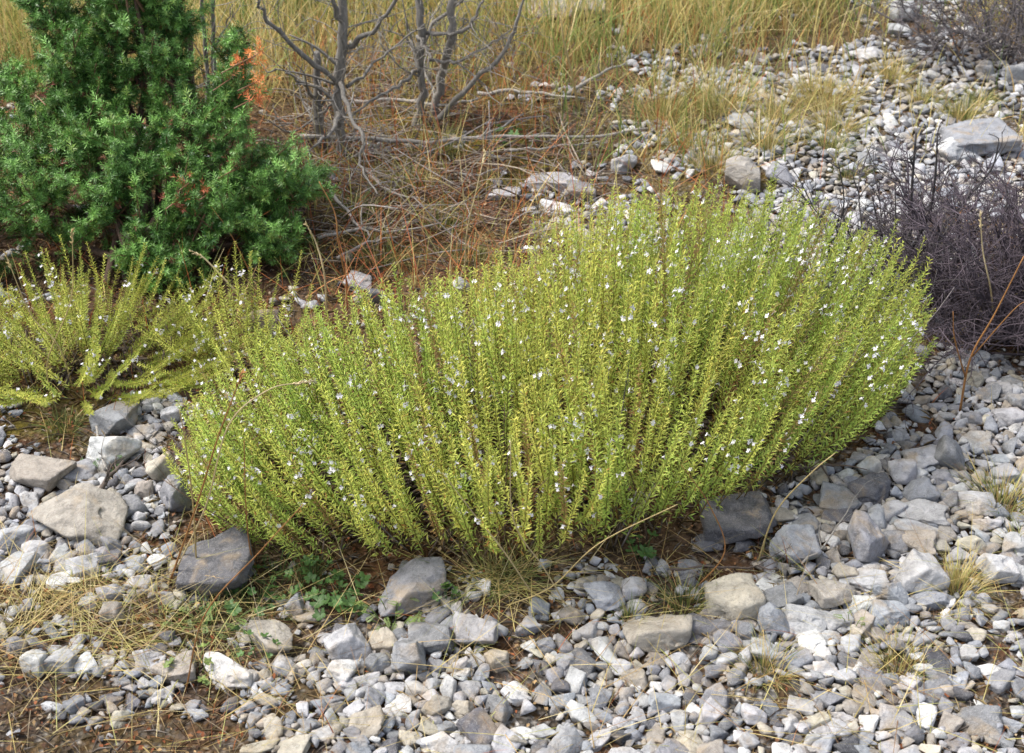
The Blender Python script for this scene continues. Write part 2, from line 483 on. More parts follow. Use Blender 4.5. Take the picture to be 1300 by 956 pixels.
# px, py, width, height, tone, rotation, short description
HEROES = [
 (145,532,54,42,"grey",20,"rounded grey stone below the small flowering shrub"),
 (140,573,62,58,"white",-10,"bright white craggy rock below the rounded grey one"),
 (52,600,84,46,"tan",12,"long tan loaf-shaped rock at the left edge"),
 (103,597,40,30,"grey",5,"mossy grey stone behind the tan loaf-shaped rock"),
 (103,652,128,68,"tan",18,"large flat grey-tan slab at the left"),
 (14,682,50,42,"pale",0,"pale block at the left edge beside the large slab"),
 (20,724,50,42,"pale",30,"rounded pale stone at the left edge above the straw"),
 (107,713,44,38,"pale",10,"round pale stone below the large flat slab"),
 (48,700,34,34,"pale",50,"pale stone between two left edge blocks"),
 (143,691,26,30,"grey",0,"small upright grey stone below the slab's right end"),
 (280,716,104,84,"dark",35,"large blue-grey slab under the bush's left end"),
 (222,628,44,56,"grey",0,"grey rock half hidden by the bush's left edge"),
 (207,596,34,50,"cream",70,"upright cream stone touching the bush's left edge"),
 (218,525,26,34,"pale",0,"pale stone at the bush's upper left foot"),
 (183,622,24,26,"tan",0,"small brown-grey stone right of the flat slab"),
 (180,546,32,24,"grey",40,"low grey stone right of the white craggy rock"),
 (376,766,28,44,"blue",0,"narrow upright blue-grey stone among green leaves"),
 (342,812,62,50,"tan",-20,"tan rock with a shaded right side below the bush"),
 (222,850,52,38,"tan",15,"orange-stained angular stone near the bottom left"),
 (290,852,68,42,"white",5,"flat white block near the bottom left"),
 (337,856,20,18,"cream",0,"small round cream pebble right of the flat white block"),
 (360,846,36,34,"pale",20,"pale nubbly stone right of the small cream pebble"),
 (441,814,58,60,"pale",10,"rough pale rock with a dark hollow on its left"),
 (523,745,90,66,"grey",-12,"big smooth grey boulder in front of the bush"),
 (145,779,28,32,"tan",0,"small tan block in the dry straw"),
 (45,840,30,34,"white",45,"small white pyramid near the bottom left corner"),
 (77,836,42,36,"pale",0,"pale lumpy stone right of the small white pyramid"),
 (22,818,26,34,"grey",0,"grey stone near the left edge above the white pyramid"),
 (175,738,34,26,"pale",0,"pale stone at the upper edge of the straw"),
 (114,765,22,22,"pale",0,"pale pebble in the straw mat"),
 (601,801,60,40,"pale",0,"wide pale block below the grey boulder"),
 (671,792,34,26,"pale",20,"low pale stone right of the wide pale block"),
 (545,806,56,44,"grey",20,"grey veined stone left of the wide pale block"),
 (518,833,46,54,"grey",65,"tall grey stone below the grey veined stone"),
 (488,814,36,30,"cream",0,"cream stone between the rough pale rock and veined stone"),
 (481,840,30,38,"grey",10,"small grey stone below the cream stone"),
 (630,835,32,30,"cream",30,"cream chunk below the wide pale block"),
 (585,845,20,28,"pale",0,"narrow pale chip left of the cream chunk"),
 (684,770,28,26,"blue",0,"pair-like blue-grey pebble under the grass tussock"),
 (768,757,46,38,"blue",10,"blue-grey rounded stone under the bush front"),
 (806,745,34,30,"pale",0,"pale stone right of the blue-grey rounded stone"),
 (745,800,30,26,"pale",30,"pale wedge in the gravel in front of the bush"),
 (737,822,18,18,"cream",0,"round yellow-cream pebble below the pale wedge"),
 (834,799,84,54,"cream",-6,"big flat cream rock in the front gravel"),
 (929,762,62,62,"cream",-35,"jagged cream and white rock standing in the gravel"),
 (900,794,56,32,"grey",10,"low grey stone left of the jagged cream rock's foot"),
 (926,811,30,46,"grey",80,"steep grey stone below the jagged cream rock"),
 (944,802,24,28,"grey",0,"small square grey stone right of the steep grey stone"),
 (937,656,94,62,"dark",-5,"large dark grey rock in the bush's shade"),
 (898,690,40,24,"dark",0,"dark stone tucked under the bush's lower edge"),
 (992,654,34,24,"tan",0,"small flat stone right of the large shaded rock"),
 (1023,666,42,30,"grey",-8,"grey block right of the small flat stone"),
 (1008,694,56,52,"blue",-30,"pale blue boulder below the large shaded rock"),
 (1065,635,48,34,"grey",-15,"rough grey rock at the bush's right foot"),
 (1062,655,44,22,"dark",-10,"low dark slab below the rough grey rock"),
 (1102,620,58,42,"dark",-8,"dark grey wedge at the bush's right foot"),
 (1146,602,34,34,"pale",0,"pale speckled stone right of the dark grey wedge"),
 (1171,581,42,34,"pale",-15,"pale angular stone right of the bush's tip"),
 (1205,580,40,46,"grey",-60,"blue-grey triangular stone behind the pale angular one"),
 (1198,605,32,24,"grey",0,"squat grey stone in front of the triangular one"),
 (1167,624,40,34,"grey",10,"grey cube-like stone below the pale speckled one"),
 (1238,637,44,38,"pale",-25,"pale tilted stone near the right tuft"),
 (1209,634,28,26,"grey",0,"small grey stone left of the pale tilted one"),
 (1170,650,64,34,"pale",-10,"wide pale stone with a shaded underside"),
 (1165,672,58,26,"pale",-6,"flat pale slab below the wide pale stone"),
 (1098,690,56,62,"grey",-45,"large grey arrowhead-shaped stone in the right gravel"),
 (1135,688,32,30,"grey",0,"small grey block right of the arrowhead-shaped stone"),
 (1168,692,44,36,"tan",10,"rounded grey-tan stone above the biggest pale rock"),
 (1163,726,62,60,"pale",-20,"biggest pale rock of the right gravel"),
 (1202,680,24,24,"tan",0,"small round tan stone right of the rounded one"),
 (1213,705,32,22,"pale",0,"low pale stone right of the biggest pale rock"),
 (1262,722,42,44,"white",-30,"white angular stone near the right edge"),
 (1292,729,26,30,"pale",0,"pale stone cut by the right edge"),
 (1129,750,46,42,"blue",-30,"pale blue triangular flake on the gravel"),
 (1129,778,46,42,"blue",-50,"pale blue wedge below the triangular flake"),
 (1186,760,50,30,"blue",5,"smooth pale slab left of the straw tuft"),
 (1056,751,54,46,"tan",-10,"wide grey-tan stone left of the triangular flake"),
 (1100,736,50,32,"pale",15,"pale lens-shaped stone above the triangular flake"),
 (1070,727,30,26,"cream",0,"cream mossy pebble above the wide grey-tan stone"),
 (1091,764,42,30,"white",15,"white keel-shaped stone below the lens-shaped one"),
 (996,757,48,38,"grey",0,"grey domed stone right of the jagged cream rock"),
 (1025,786,52,42,"pale",0,"pale rounded stone below the wide grey-tan one"),
 (1062,788,40,28,"pale",0,"low pale stone right of the pale rounded one"),
 (1011,746,38,28,"tan",0,"tan stone between the domed and grey-tan stones"),
 (981,788,38,50,"blue",75,"steep blue-grey stone left of the pale rounded one"),
 (973,826,40,26,"pale",0,"flat pale stone below the steep blue-grey one"),
 (900,828,26,26,"pale",0,"pale cube below the low grey stone"),
 (909,850,30,26,"grey",0,"grey lumpy stone under the pale cube"),
 (860,838,30,22,"pale",20,"pale chip right under the big flat cream rock"),
 (1081,817,26,26,"pale",0,"pale pebble below the low pale stone"),
 (1043,830,26,22,"white",0,"white rounded pebble near the lower right gravel"),
 (1048,850,30,20,"white",10,"white oval pebble at the lower gravel edge"),
 (1252,852,44,16,"white",0,"flat white chip near the bottom right"),
 (1271,793,20,18,"white",0,"bright white pebble right of the straw tuft"),
 (1236,807,32,22,"cream",0,"cream oval stone below the straw tuft"),
 (1205,790,24,20,"pale",0,"pale pebble below left of the straw tuft"),
 (1240,560,34,26,"pale",0,"pale stone in the far right gravel below the dark shrub"),
 (1280,525,36,28,"pale",20,"pale stone at the right edge below the dark shrub"),
 (1235,530,30,24,"grey",0,"grey stone beside the foot of the dark shrub"),
 (1145,16,34,28,"pale",0,"rounded boulder at the top of the gravel track"),
 (1142,38,30,18,"pale",0,"pale stone just below the rounded boulder"),
 (1103,68,44,20,"pale",0,"flat pale stone on the upper gravel track"),
 (1243,176,84,44,"grey",10,"big grey boulder beyond the dark shrub"),
 (1210,190,44,34,"pale",0,"pale rock left against the big grey boulder"),
 (1145,198,28,20,"pale",0,"pale stone left of the big grey boulder"),
 (926,28,28,20,"tan",0,"lone stone in the dry grass"),
 (718,10,112,34,"tan",0,"broad low rock hidden in the dry grass"),
 (1250,88,24,22,"grey",0,"grey stone at the foot of the upper right shrub"),
 (1290,92,34,28,"pale",0,"pale rock at the upper right edge"),
 (942,226,44,46,"tan",0,"upright grey-tan stone behind the bush"),
 (990,222,34,30,"grey",30,"grey stone behind the bush beside the upright one"),
 (944,117,34,18,"pale",0,"pale chip on the track's left side"),
 (940,155,40,18,"pale",10,"flat stone among the rusty tufts"),
 (840,213,28,16,"white",0,"white stone behind the bush's top"),
 (705,230,64,22,"pale",5,"long flat pale slab behind the bush's crest"),
 (640,244,42,18,"pale",0,"low pale stone in the brown litter"),
 (708,265,50,16,"white",-6,"thin white slab at the bush's crest"),
 (738,243,38,30,"grey",20,"grey jumbled rock beside the thin white slab"),
 (680,229,30,14,"white",0,"narrow white chip left of the long slab"),
 (793,207,34,30,"pale",0,"pale rock above the bush's crest"),
 (457,355,36,22,"pale",10,"pale stone between juniper and bush"),
 (478,372,22,40,"dark",0,"dark upright stone behind the bush's left crest"),
 (335,412,46,42,"brown",0,"brown-grey rock behind the bush's upper left edge"),
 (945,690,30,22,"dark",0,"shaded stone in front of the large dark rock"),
 (1285,690,30,30,"pale",0,"pale stone at the right edge above the white one"),
 (1270,600,36,28,"pale",0,"pale stone behind the right edge tuft"),
]

BUSH_POLY = [(235,640),(280,690),(400,722),(550,712),(700,716),(815,708),(900,670),(980,625),(1085,580),(1130,520),(1090,420),(930,380),(780,380),(640,410),(480,460),(360,500),(250,570)]
def in_poly(x, y, poly):
    c = False; j = len(poly) - 1
    for i in range(len(poly)):
        xi, yi = poly[i]; xj, yj = poly[j]
        if (yi > y) != (yj > y) and x < (xj - xi) * (y - yi) / (yj - yi) + xi: c = not c
        j = i
    return c

protos = {}
def proto_mesh(k, level, flat):
    key = (k, level, flat)
    if key not in protos:
        V, F = rock(100 + k, level, planes=7 + k % 5, sharp=40 + (k * 7) % 40, rough=.035, flat_top=flat)
        protos[key] = mk_mesh("stone", V, F, None, M_STONE)
    return protos[key]

placed = []     # x, y, r
cell = .1
grid = {}
def put(x, y, r):
    placed.append((x, y, r)); grid.setdefault((int(x // cell), int(y // cell)), []).append((x, y, r))
def free(x, y, r, f):
    cx, cy = int(x // cell), int(y // cell)
    for i in range(cx - 1, cx + 2):
        for j in range(cy - 1, cy + 2):
            for (a, b, c) in grid.get((i, j), ()):
                if (a - x) ** 2 + (b - y) ** 2 < (f * (r + c)) ** 2: return False
    return True

STONE_KIND = "loose limestone stones on the ground"
hero_xy = []
def tint(t, a=.07):
    c = TONES[t] * (1 + rnd.uniform(-a * 1.6, a * 1.6))
    return np.clip(c * (1 + np.array([rnd.uniform(-.02, .03), 0, rnd.uniform(-.03, .02)])), .02, .8)

for i, (px, py, w, h, tone, rot, desc) in enumerate(HEROES):
    ang = math.atan2(_s + (py - 433.5) / FPX * _c, _c - (py - 433.5) / FPX * _s)
    g = G(px, py + h * .30)
    dep = proj(*g)[2]
    W = w * dep / FPX; H = h * dep / FPX
    dy = min(W * .95, H / math.sin(ang) * .78)
    zh = max(.32 * min(W, dy), (H - dy * math.sin(ang) * .75) / math.cos(ang))
    zh = min(zh, W * .9)
    V, F = rock(500 + i, 5 if w > 40 else 4, planes=7 + i % 6, sharp=50 + (i * 7) % 40, rough=.055, flat_top=(h < w * .75 and i % 2 == 0))
    a = R(rot * .35)
    V = V * np.array([W / 2, dy / 2, zh / 2 * 1.25]) * 1.04
    me = mk_mesh("stone", V, F, None, M_STONE)
    o = bpy.data.objects.new("stone", me)
    col.objects.link(o)
    cz = float(terrain(g[0], g[1])) + zh * .36
    yy = g[1] + dy * .10
    o.location = (float(g[0]), float(yy), cz)
    o.rotation_euler = (rnd.uniform(-.12, .12), -a, rnd.uniform(-.3, .3))
    o.color = (*tint(tone), 1)
    tag(o, desc, "stone", STONE_KIND)
    put(float(g[0]), float(yy), min(W, dy * 1.15) * .46)
    hero_xy.append((float(g[0]), float(yy), desc, px, py, W))

TUS = [(1215,748,.042,.075,420,.85,"rounded straw-coloured tuft right of the biggest pale rock"),
 (1272,640,.05,.09,300,.65,"tan and green tuft near the right edge"),(1290,690,.02,.06,90,.6,"small tuft at the right edge above the white angular stone"),
 (1140,848,.045,.06,320,.7,"low yellow-green tuft near the bottom right"),(970,852,.04,.06,260,.7,"low tan tuft at the front of the dense gravel"),
 (588,822,.022,.05,110,.5,"small tuft between the cream chunk and the veined stone"),(640,738,.05,.15,300,.5,"wide tussock with long splayed blades under the bush front"),
 (868,768,.035,.08,220,.3,"green tuft behind the big flat cream rock"),(800,790,.02,.06,90,.4,"small green tuft below the pale stone under the bush front"),
 (1000,716,.02,.06,90,.5,"tiny tuft by the pale blue boulder"),
 (910,140,.07,.14,240,.7,"dry tuft with green base left of the upper track"),(840,150,.06,.14,200,.65,"dry tuft at the left side of the track"),
 (1045,128,.09,.11,420,.85,"big bright yellow tuft on the upper track"),(1060,165,.05,.11,160,.8,"yellow tuft just below the big bright one"),
 (1050,188,.05,.07,170,.4,"low green cushion tuft in the middle of the track"),(1220,150,.05,.12,180,.6,"green and yellow tuft left of the big grey boulder"),
 (870,185,.05,.08,170,.5,"low green tuft left of the rusty stems"),(985,150,.05,.10,150,.8,"yellow tuft left of the middle track cushion"),
 (1130,100,.05,.12,160,.75,"yellow tuft right of the big bright one"),(1245,130,.05,.06,120,.1,"low fresh green tuft near the upper right shrub"),
 (905,215,.05,.10,170,.6,"brown-green tuft behind the bush's top"),(970,185,.05,.10,160,.75,"straw tuft above the grey stone behind the bush"),
 (1170,130,.04,.10,130,.7,"thin yellow tuft in the right half of the track"),(1080,225,.035,.06,110,.3,"small mossy tuft above the bush's right crest"),
 (565,195,.05,.09,150,.3,"green tuft in front of the crooked trunks"),(450,270,.05,.06,160,.2,"grey-green tuft in the brown litter beside the juniper"),
 (700,300,.03,.07,100,.6,"thin tuft close behind the bush's crest"),(560,290,.04,.06,110,.3,"low grey-green tuft in the middle of the litter"),
 (60,470,.05,.14,120,.8,"thin straw tuft at the foot of the left shrub"),(80,545,.04,.045,190,.05,"grey-green mossy tuft above the tan loaf-shaped rock"),
 (75,770,.06,.08,170,.9,"flattened dry straw tuft at the lower left"),(190,775,.05,.06,110,.7,"yellow straw tuft left of the herb patch"),(150,815,.05,.07,120,.85,"flattened straw tuft above the pale lumpy stone"),
 (40,790,.05,.08,110,.85,"dry straw tuft near the lower left edge"),(390,735,.03,.07,120,.1,"green blades beside the narrow upright stone"),
 (240,800,.05,.05,160,.2,"short green grass left of the herb patch"),(330,780,.05,.05,170,.25,"short green-brown grass above the tan shaded rock"),(120,745,.04,.05,110,.3,"short green-brown grass below the round pale stone"),
 (480,330,.06,.05,170,.2,"low green tuft in the litter above the bush's left crest"),(600,330,.05,.05,150,.3,"low green tuft touching the bush's upper left crest"),(520,235,.06,.06,160,.4,"olive tuft in the middle of the rusty litter")]
for q in TUS:
    g = G(q[0], q[1]); put(float(g[0]), float(g[1]), q[2] * .62)
for q in ((430,770,.045),(400,745,.03),(305,775,.05),(270,800,.05),(350,740,.04)):
    g = G(q[0], q[1]); put(float(g[0]), float(g[1]), q[2])
_vr = np.random.default_rng(3)
_L = [_vr.random((128, 128)) for _ in range(3)]
def vnoise(x, y):
    s_ = 0
    for k, (f, w_) in enumerate(((9, .45), (22, .33), (50, .22))):
        u, v = x * f + 40, y * f + 7
        i, j = int(math.floor(u)), int(math.floor(v)); a, b = u - i, v - j
        a, b = a * a * (3 - 2 * a), b * b * (3 - 2 * b); g = _L[k]
        s_ += w_ * (g[i % 128, j % 128] * (1 - a) * (1 - b) + g[(i + 1) % 128, j % 128] * a * (1 - b) + g[i % 128, (j + 1) % 128] * (1 - a) * b + g[(i + 1) % 128, (j + 1) % 128] * a * b)
    return min(max((s_ - .5) * 2.2 + .5, 0), 1)
def fill_stones():
    out = []
    classes = [(.030, .022, 600), (.022, .017, 4500), (.017, .013, 20000), (.013, .009, 85000), (.009, .0062, 140000), (.0062, .004, 70000)]
    for hi, lo, tries in classes:
        for _ in range(tries):
            y = 1.15 + (3.6 if hi > .0063 else 1.3) * rnd.random() ** 1.3
            half = .42 * (y * _c + CAM_H * _s) + .40
            x = rnd.uniform(-half, half)
            dn = float(COV_STONE.at(x, y))
            if hi > .02 and dn < .9 and rnd.random() > dn * .6: continue
            if hi > .015 and y > 2.7 and rnd.random() > .4: continue
            if vnoise(x, y) > (dn * 1.05 - .04 if hi > .0063 else dn * .8 + .12): continue
            r = rnd.uniform(lo, hi)
            px, py, dep = proj(x, y, 0)
            if r < .009 and y > 3.4: continue
            if in_poly(px, py, BUSH_POLY): continue
            if hi < .0063: dn = min(1, dn * .6 + .35)
            if not free(x, y, r, .80 if r > .013 else .72): continue
            put(x, y, r); out.append((x, y, r, px, py, dep))
    return out
fill = fill_stones()

def hidden(px, py):
    if in_poly(px, py, [(215,480),(215,700),(340,725),(830,715),(930,640),(1110,560),(1200,520),(1165,350),(1130,290),(930,250),(740,250),(500,345),(320,430)]): return True
    if px < 390 and py < 390: return True
    return not (-5 < px < 1305 and -5 < py < 960)

cand = sorted([f for f in fill if not hidden(f[3], f[4])], key=lambda f: -f[2] / f[5])
N_IND = 300 - len(HEROES)
indiv = set(id(f) for f in cand[:N_IND])
print("stones", len(fill), "individual", len(indiv) + len(HEROES))
TONE_PICK = ["grey"] * 6 + ["pale"] * 8 + ["blue"] * 4 + ["white"] * 3 + ["tan"] * 3 + ["cream"] * 3 + ["dark"] * 2
TONE_WORD = {"grey": "grey", "pale": "pale grey", "white": "whitish", "dark": "dark grey", "tan": "tan-grey", "cream": "cream", "blue": "bluish grey", "brown": "brown"}
import bmesh
def hull(seed):
    r = np.random.default_rng(seed); bm = bmesh.new()
    p = r.normal(size=(r.integers(9, 15), 3)); p /= np.linalg.norm(p, axis=1)[:, None]; p *= r.uniform(.75, 1.1, (len(p), 1))
    for q in p: bm.verts.new(q)
    res = bmesh.ops.convex_hull(bm, input=list(bm.verts))
    junk = [g for g in res["geom_interior"] if isinstance(g, bmesh.types.BMVert)]
    if junk: bmesh.ops.delete(bm, geom=junk, context='VERTS')
    bmesh.ops.dissolve_limit(bm, angle_limit=R(16), verts=list(bm.verts), edges=list(bm.edges))
    bmesh.ops.bevel(bm, geom=list(bm.edges), offset=.09, segments=1, affect='EDGES')
    bmesh.ops.triangulate(bm, faces=list(bm.faces))
    bm.verts.ensure_lookup_table()
    for i, v in enumerate(bm.verts): v.index = i
    V = np.array([v.co[:] for v in bm.verts]); F = np.array([[v.index for v in f.verts] for f in bm.faces])
    bm.free()
    lo, hi = V.min(0), V.max(0)
    return (V - (lo + hi) / 2) / ((hi - lo) / 2), F
GR = [hull(100 + k) for k in range(60)]
used_labels = {}
gr = Acc()
for f in fill:
    x, y, r, px, py, dep = f
    tone = rnd.choice(TONE_PICK)
    c = tint(tone, .12)
    z = float(terrain(x, y))
    sx, sy, sz = r * rnd.uniform(1.0, 1.35), r * rnd.uniform(.7, 1.05), r * rnd.uniform(.38, .8)
    eul = Euler((rnd.uniform(-.4, .4), rnd.uniform(-.4, .4), rnd.uniform(0, 6.28)))
    zc = z + sz * rnd.uniform(.25, .75) + (.004 if r < .013 else 0)
    if id(f) in indiv:
        me = proto_mesh(rnd.randrange(36), 4 if r * FPX / dep > 13 else 3, rnd.random() < .4)
        o = bpy.data.objects.new("stone", me)
        col.objects.link(o)
        o.location = (x, y, zc); o.rotation_euler = eul; o.scale = (sx, sy, sz)
        o.color = (*c, 1)
        hx = min(hero_xy, key=lambda h: (h[3] - px) ** 2 + (h[4] - py) ** 2)
        dx, dyp = px - hx[3], py - hx[4]
        if abs(dx) > abs(dyp) * 1.7: rel = "right of" if dx > 0 else "left of"
        elif abs(dyp) > abs(dx) * 1.7: rel = "below" if dyp > 0 else "above"
        else: rel = ("lower " if dyp > 0 else "upper ") + ("right of" if dx > 0 else "left of")
        size = "small" if r < .019 else ("medium" if r < .026 else "stout")
        used_labels.setdefault(f"{size} {TONE_WORD[tone]} stone {rel} the {hx[2]}", []).append((abs(dx) + abs(dyp), o))
    else:
        V, F = GR[rnd.randrange(60)]
        gr.add((V * np.array([sx, sy, sz])) @ np.array(eul.to_matrix()).T + np.array([x, y, zc]), F, c)
for lab, lst in used_labels.items():
    lst.sort(key=lambda t: t[0])
    for k, (_, o) in enumerate(lst):
        l = lab if len(lst) == 1 else (("nearer ", "farther ", "third farthest ", "fourth farthest ", "fifth farthest ")[min(k, 4)] + lab)
        w = l.split()
        tag(o, " ".join(w[:16]), "stone", STONE_KIND)
go = gr.build("gravel", M_GRAVEL, smooth=False)
tag(go, "fine angular limestone gravel filling the gaps between the larger stones", "gravel", kind="stuff")
print("gravel faces", len(go.data.polygons))

# ------------------------------------------------------------------ blades, stalks and leaves
def blades(roots, length, lean_dir, lean, width, colr, tipc=None, seg=4, droop=.35, r=rng):
    """ribbons: roots (n,3), length (n,), lean_dir (n,) angle, lean (n,) 0..1"""
    n = len(roots)
    t = np.linspace(0, 1, seg + 1)
    d = np.stack([np.cos(lean_dir), np.sin(lean_dir), np.zeros(n)], -1)
    hor = (lean[:, None] * t + droop * lean[:, None] * t ** 2.2) * length[:, None]
    ver = np.sqrt(np.maximum(1 - np.minimum(lean, .95) ** 2, .05))[:, None] * (t - .35 * droop * t ** 3)[None, :] * length[:, None]
    C0 = roots[:, None, :] + hor[..., None] * d[:, None, :] + ver[..., None] * np.array([0, 0, 1.])
    tw = r.uniform(0, math.pi, n)
    side = np.stack([np.cos(tw), np.sin(tw), np.zeros(n)], -1)
    w = width[:, None] * (1 - .85 * t ** 1.5)[None, :] / 2
    L = C0 - w[..., None] * side[:, None, :]; Rr = C0 + w[..., None] * side[:, None, :]
    V = np.stack([L, Rr], 2).reshape(-1, 3)
    b = (np.arange(n) * (seg + 1) * 2)[:, None] + (np.arange(seg) * 2)[None, :]
    b = b.ravel()
    F = np.concatenate([np.stack([b, b + 1, b + 3], -1), np.stack([b, b + 3, b + 2], -1)])
    if tipc is None: tipc = colr
    C = colr[:, None, :] * (1 - t)[None, :, None] + tipc[:, None, :] * t[None, :, None]
    C = np.repeat(C.reshape(-1, 3), 2, axis=0)
    return V, F, C

def pick(cols, n, jit=.15, r=rng):
    cols = np.array(cols)
    c = cols[r.integers(0, len(cols), n)]
    return np.clip(c * (1 + r.uniform(-jit, jit, (n, 1))), .005, .9)

STRAW = [(.56, .44, .18), (.50, .40, .15), (.62, .52, .27), (.48, .42, .15), (.40, .40, .13), (.52, .36, .15)]
GREENISH = [(.14, .19, .05), (.18, .22, .06), (.24, .25, .08), (.10, .15, .05)]
RUST = [(.30, .13, .05), (.24, .09, .035), (.36, .20, .09), (.20, .08, .04)]

def twigs_on(acc, pts, r, n, ln, rad, colr, up=.3, depth=1):
    for _ in range(n):
        k = r.uniform(.25, .98) * (len(pts) - 1); i0 = min(int(k), len(pts) - 2)
        p = pts[i0] * (1 - (k - i0)) + pts[i0 + 1] * (k - i0)
        ax = unit(pts[i0 + 1] - pts[i0])
        d = unit(ax * .7 + r.normal(size=3) * .7 + np.array([0, 0, up]))
        l = ln * r.uniform(.5, 1.3)
        e1 = p + d * l * .5 + r.normal(size=3) * l * .08
        e2 = e1 + unit(d + r.normal(size=3) * .35) * l * .5
        q = spline([p, e1, e2], 3)
        v, f = tube(q, np.linspace(rad, rad * .4, len(q)), 4); acc.add(v, f, colr * r.uniform(.7, 1.25))
        if depth > 0: twigs_on(acc, q, r, 2, l * .5, rad * .55, colr, up, depth - 1)

# leafy savory stem templates, straight along z with unit arc length = L metres
def savory_template(seed, L, lush=1.0, few=1.0):
    r = np.random.default_rng(seed)
    V, F, C, n = [], [], [], 0
    FV, FF, FC, fn = [], [], [], 0
    # stem
    zs = np.linspace(0, L, 9)
    tv, tf = tube(np.stack([zs * 0, zs * 0, zs], -1), np.linspace(.0012, .0006, 9), 3)
    tt = np.clip(tv[:, 2:] / L, 0, 1)
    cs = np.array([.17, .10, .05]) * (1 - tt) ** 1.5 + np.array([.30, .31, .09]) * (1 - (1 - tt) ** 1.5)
    V.append(tv); F.append(tf); C.append(cs); n = len(tv)
    z = L * .10; k = 0
    tone = r.uniform(0, 1); fd = r.choice([.006, .02, .05, .12]); f0, f1 = r.uniform(.3, .6), r.uniform(.8, 1.0)
    dead = r.random() < .03
    while z < L:
        t = z / L
        m = 2 + int(r.random() < .9 * lush) + int(r.random() < .8 * lush) + int(r.random() < .5)
        if t < .26: m = int(r.random() < .45) + int(r.random() < .3)
        if t > .9: m += 1
        base_az = (k % 2) * math.pi / 2 + r.normal() * .25
        for q in range(m):
            az = base_az + math.pi * q + (r.normal() * .5 if q > 1 else r.normal() * .15)
            ll = (.0152 - .0075 * t ** 1.5) * r.uniform(.75, 1.2) * (1 if q < 2 else .65)
            th = R(r.uniform(26, 62) if q < 2 else r.uniform(12, 46))
            w = ll * r.uniform(.15, .22)
            rad = np.array([math.cos(az), math.sin(az), 0.])
            sd_ = np.array([-math.sin(az), math.cos(az), 0.])
            up = np.array([0, 0, 1.])
            d = rad * math.sin(th) + up * math.cos(th)
            nn = np.cross(d, sd_)
            b = up * z + rad * .0008
            mid = b + d * ll * .5
            tip = b + d * ll + (rad * .5 - up * .5) * ll * r.uniform(0, .3)
            V.append(np.stack([b, mid + sd_ * w / 2 + nn * w * .25, tip, mid - sd_ * w / 2 + nn * w * .25]))
            F.append(np.array([[0, 1, 2], [0, 2, 3]]) + n); n += 4
            g = np.clip(tone * .55 + r.normal() * .22 + .22, 0, 1)
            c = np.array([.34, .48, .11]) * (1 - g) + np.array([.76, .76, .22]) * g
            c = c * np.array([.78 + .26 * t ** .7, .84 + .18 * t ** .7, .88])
            if r.random() < (.03 if t > .3 else .12): c = np.array([.38, .22, .07])
            if dead: c = np.array([.34, .22, .10])
            C.append(np.tile(c, (4, 1)))
        # flowers
        if f0 < t < f1 and r.random() < fd * few:
            for _ in range(1 + int(r.random() < .45)):
                az = r.uniform(0, 2 * math.pi)
                rad = np.array([math.cos(az), math.sin(az), 0.]); up = np.array([0, 0, 1.])
                ax = unit(rad + up * r.uniform(.2, .8))
                s1 = unit(np.cross(ax, up)); s2 = np.cross(s1, ax)
                b = up * z + rad * .002
                cpt = b + ax * r.uniform(.005, .0075)
                pc = np.array([.86, .84, .88]) * r.uniform(.88, 1.0)
                # corolla tube
                tv, tf = tube(np.stack([b, cpt]), [.0005, .0011], 3)
                FV.append(tv); FF.append(tf + fn); FC.append(np.tile(pc * .9, (len(tv), 1))); fn += len(tv)
                for a, ln, wd in ((90, .0037, .0032), (205, .0037, .0029), (270, .0047, .0038), (335, .0037, .0029)):
                    a = R(a + r.normal() * 8)
                    pd = s1 * math.cos(a) + s2 * math.sin(a)
                    ps = -s1 * math.sin(a) + s2 * math.cos(a)
                    e = cpt + pd * ln + ax * .0012
                    mm = cpt + pd * ln * .6 + ax * .001
                    FV.append(np.stack([cpt, mm + ps * wd / 2, e + ps * wd * .2, e - ps * wd * .2, mm - ps * wd / 2]))
                    FF.append(np.array([[0, 1, 2], [0, 2, 3], [0, 3, 4]]) + fn); fn += 5
                    FC.append(np.tile(pc, (5, 1)))
        z += r.uniform(.0040, .0066); k += 1
    A = (np.vstack(V), np.vstack(F), np.vstack(C))
    B = (np.vstack(FV), np.vstack(FF), np.vstack(FC), len(FV) // 5) if FV else None
    return A, B

SAV_L = .34
SAV_T = [savory_template(900 + i, SAV_L, .6 + .06 * (i % 8)) for i in range(34)]

def bend(V, L, P0, P1, P2, spin, scale, wid=1.0):
    t = np.clip(V[:, 2] / L, 0, 1.03)[:, None]
    Cc = (1 - t) ** 2 * P0 + 2 * t * (1 - t) * P1 + t ** 2 * P2
    T = 2 * (1 - t) * (P1 - P0) + 2 * t * (P2 - P1)
    T /= np.linalg.norm(T, axis=1)[:, None]
    X = np.array([1., 0, 0])
    Nn = X - (T @ X)[:, None] * T
    Nn /= np.linalg.norm(Nn, axis=1)[:, None]
    B = np.cross(T, Nn)
    ca, sa = math.cos(spin), math.sin(spin)
    x = (V[:, 0] * ca - V[:, 1] * sa) * wid; y = (V[:, 0] * sa + V[:, 1] * ca) * wid
    return Cc + x[:, None] * Nn + y[:, None] * B

def savory_stem(P0, out, lean, H, r, jit=.05, curl=.35):
    """out: unit horizontal direction, lean 0..1"""
    j = np.array([r.normal(), r.normal(), 0]) * jit * H
    a1 = R(78) * min(lean * 1.25, 1.0); a2 = a1 * (1 - curl)
    P1 = P0 + (out * math.sin(a1) + np.array([0, 0, math.cos(a1)])) * H * .48 + j * .3
    P2 = P1 + (out * math.sin(a2) + np.array([0, 0, math.cos(a2)])) * H * .52 + j
    return P1, P2

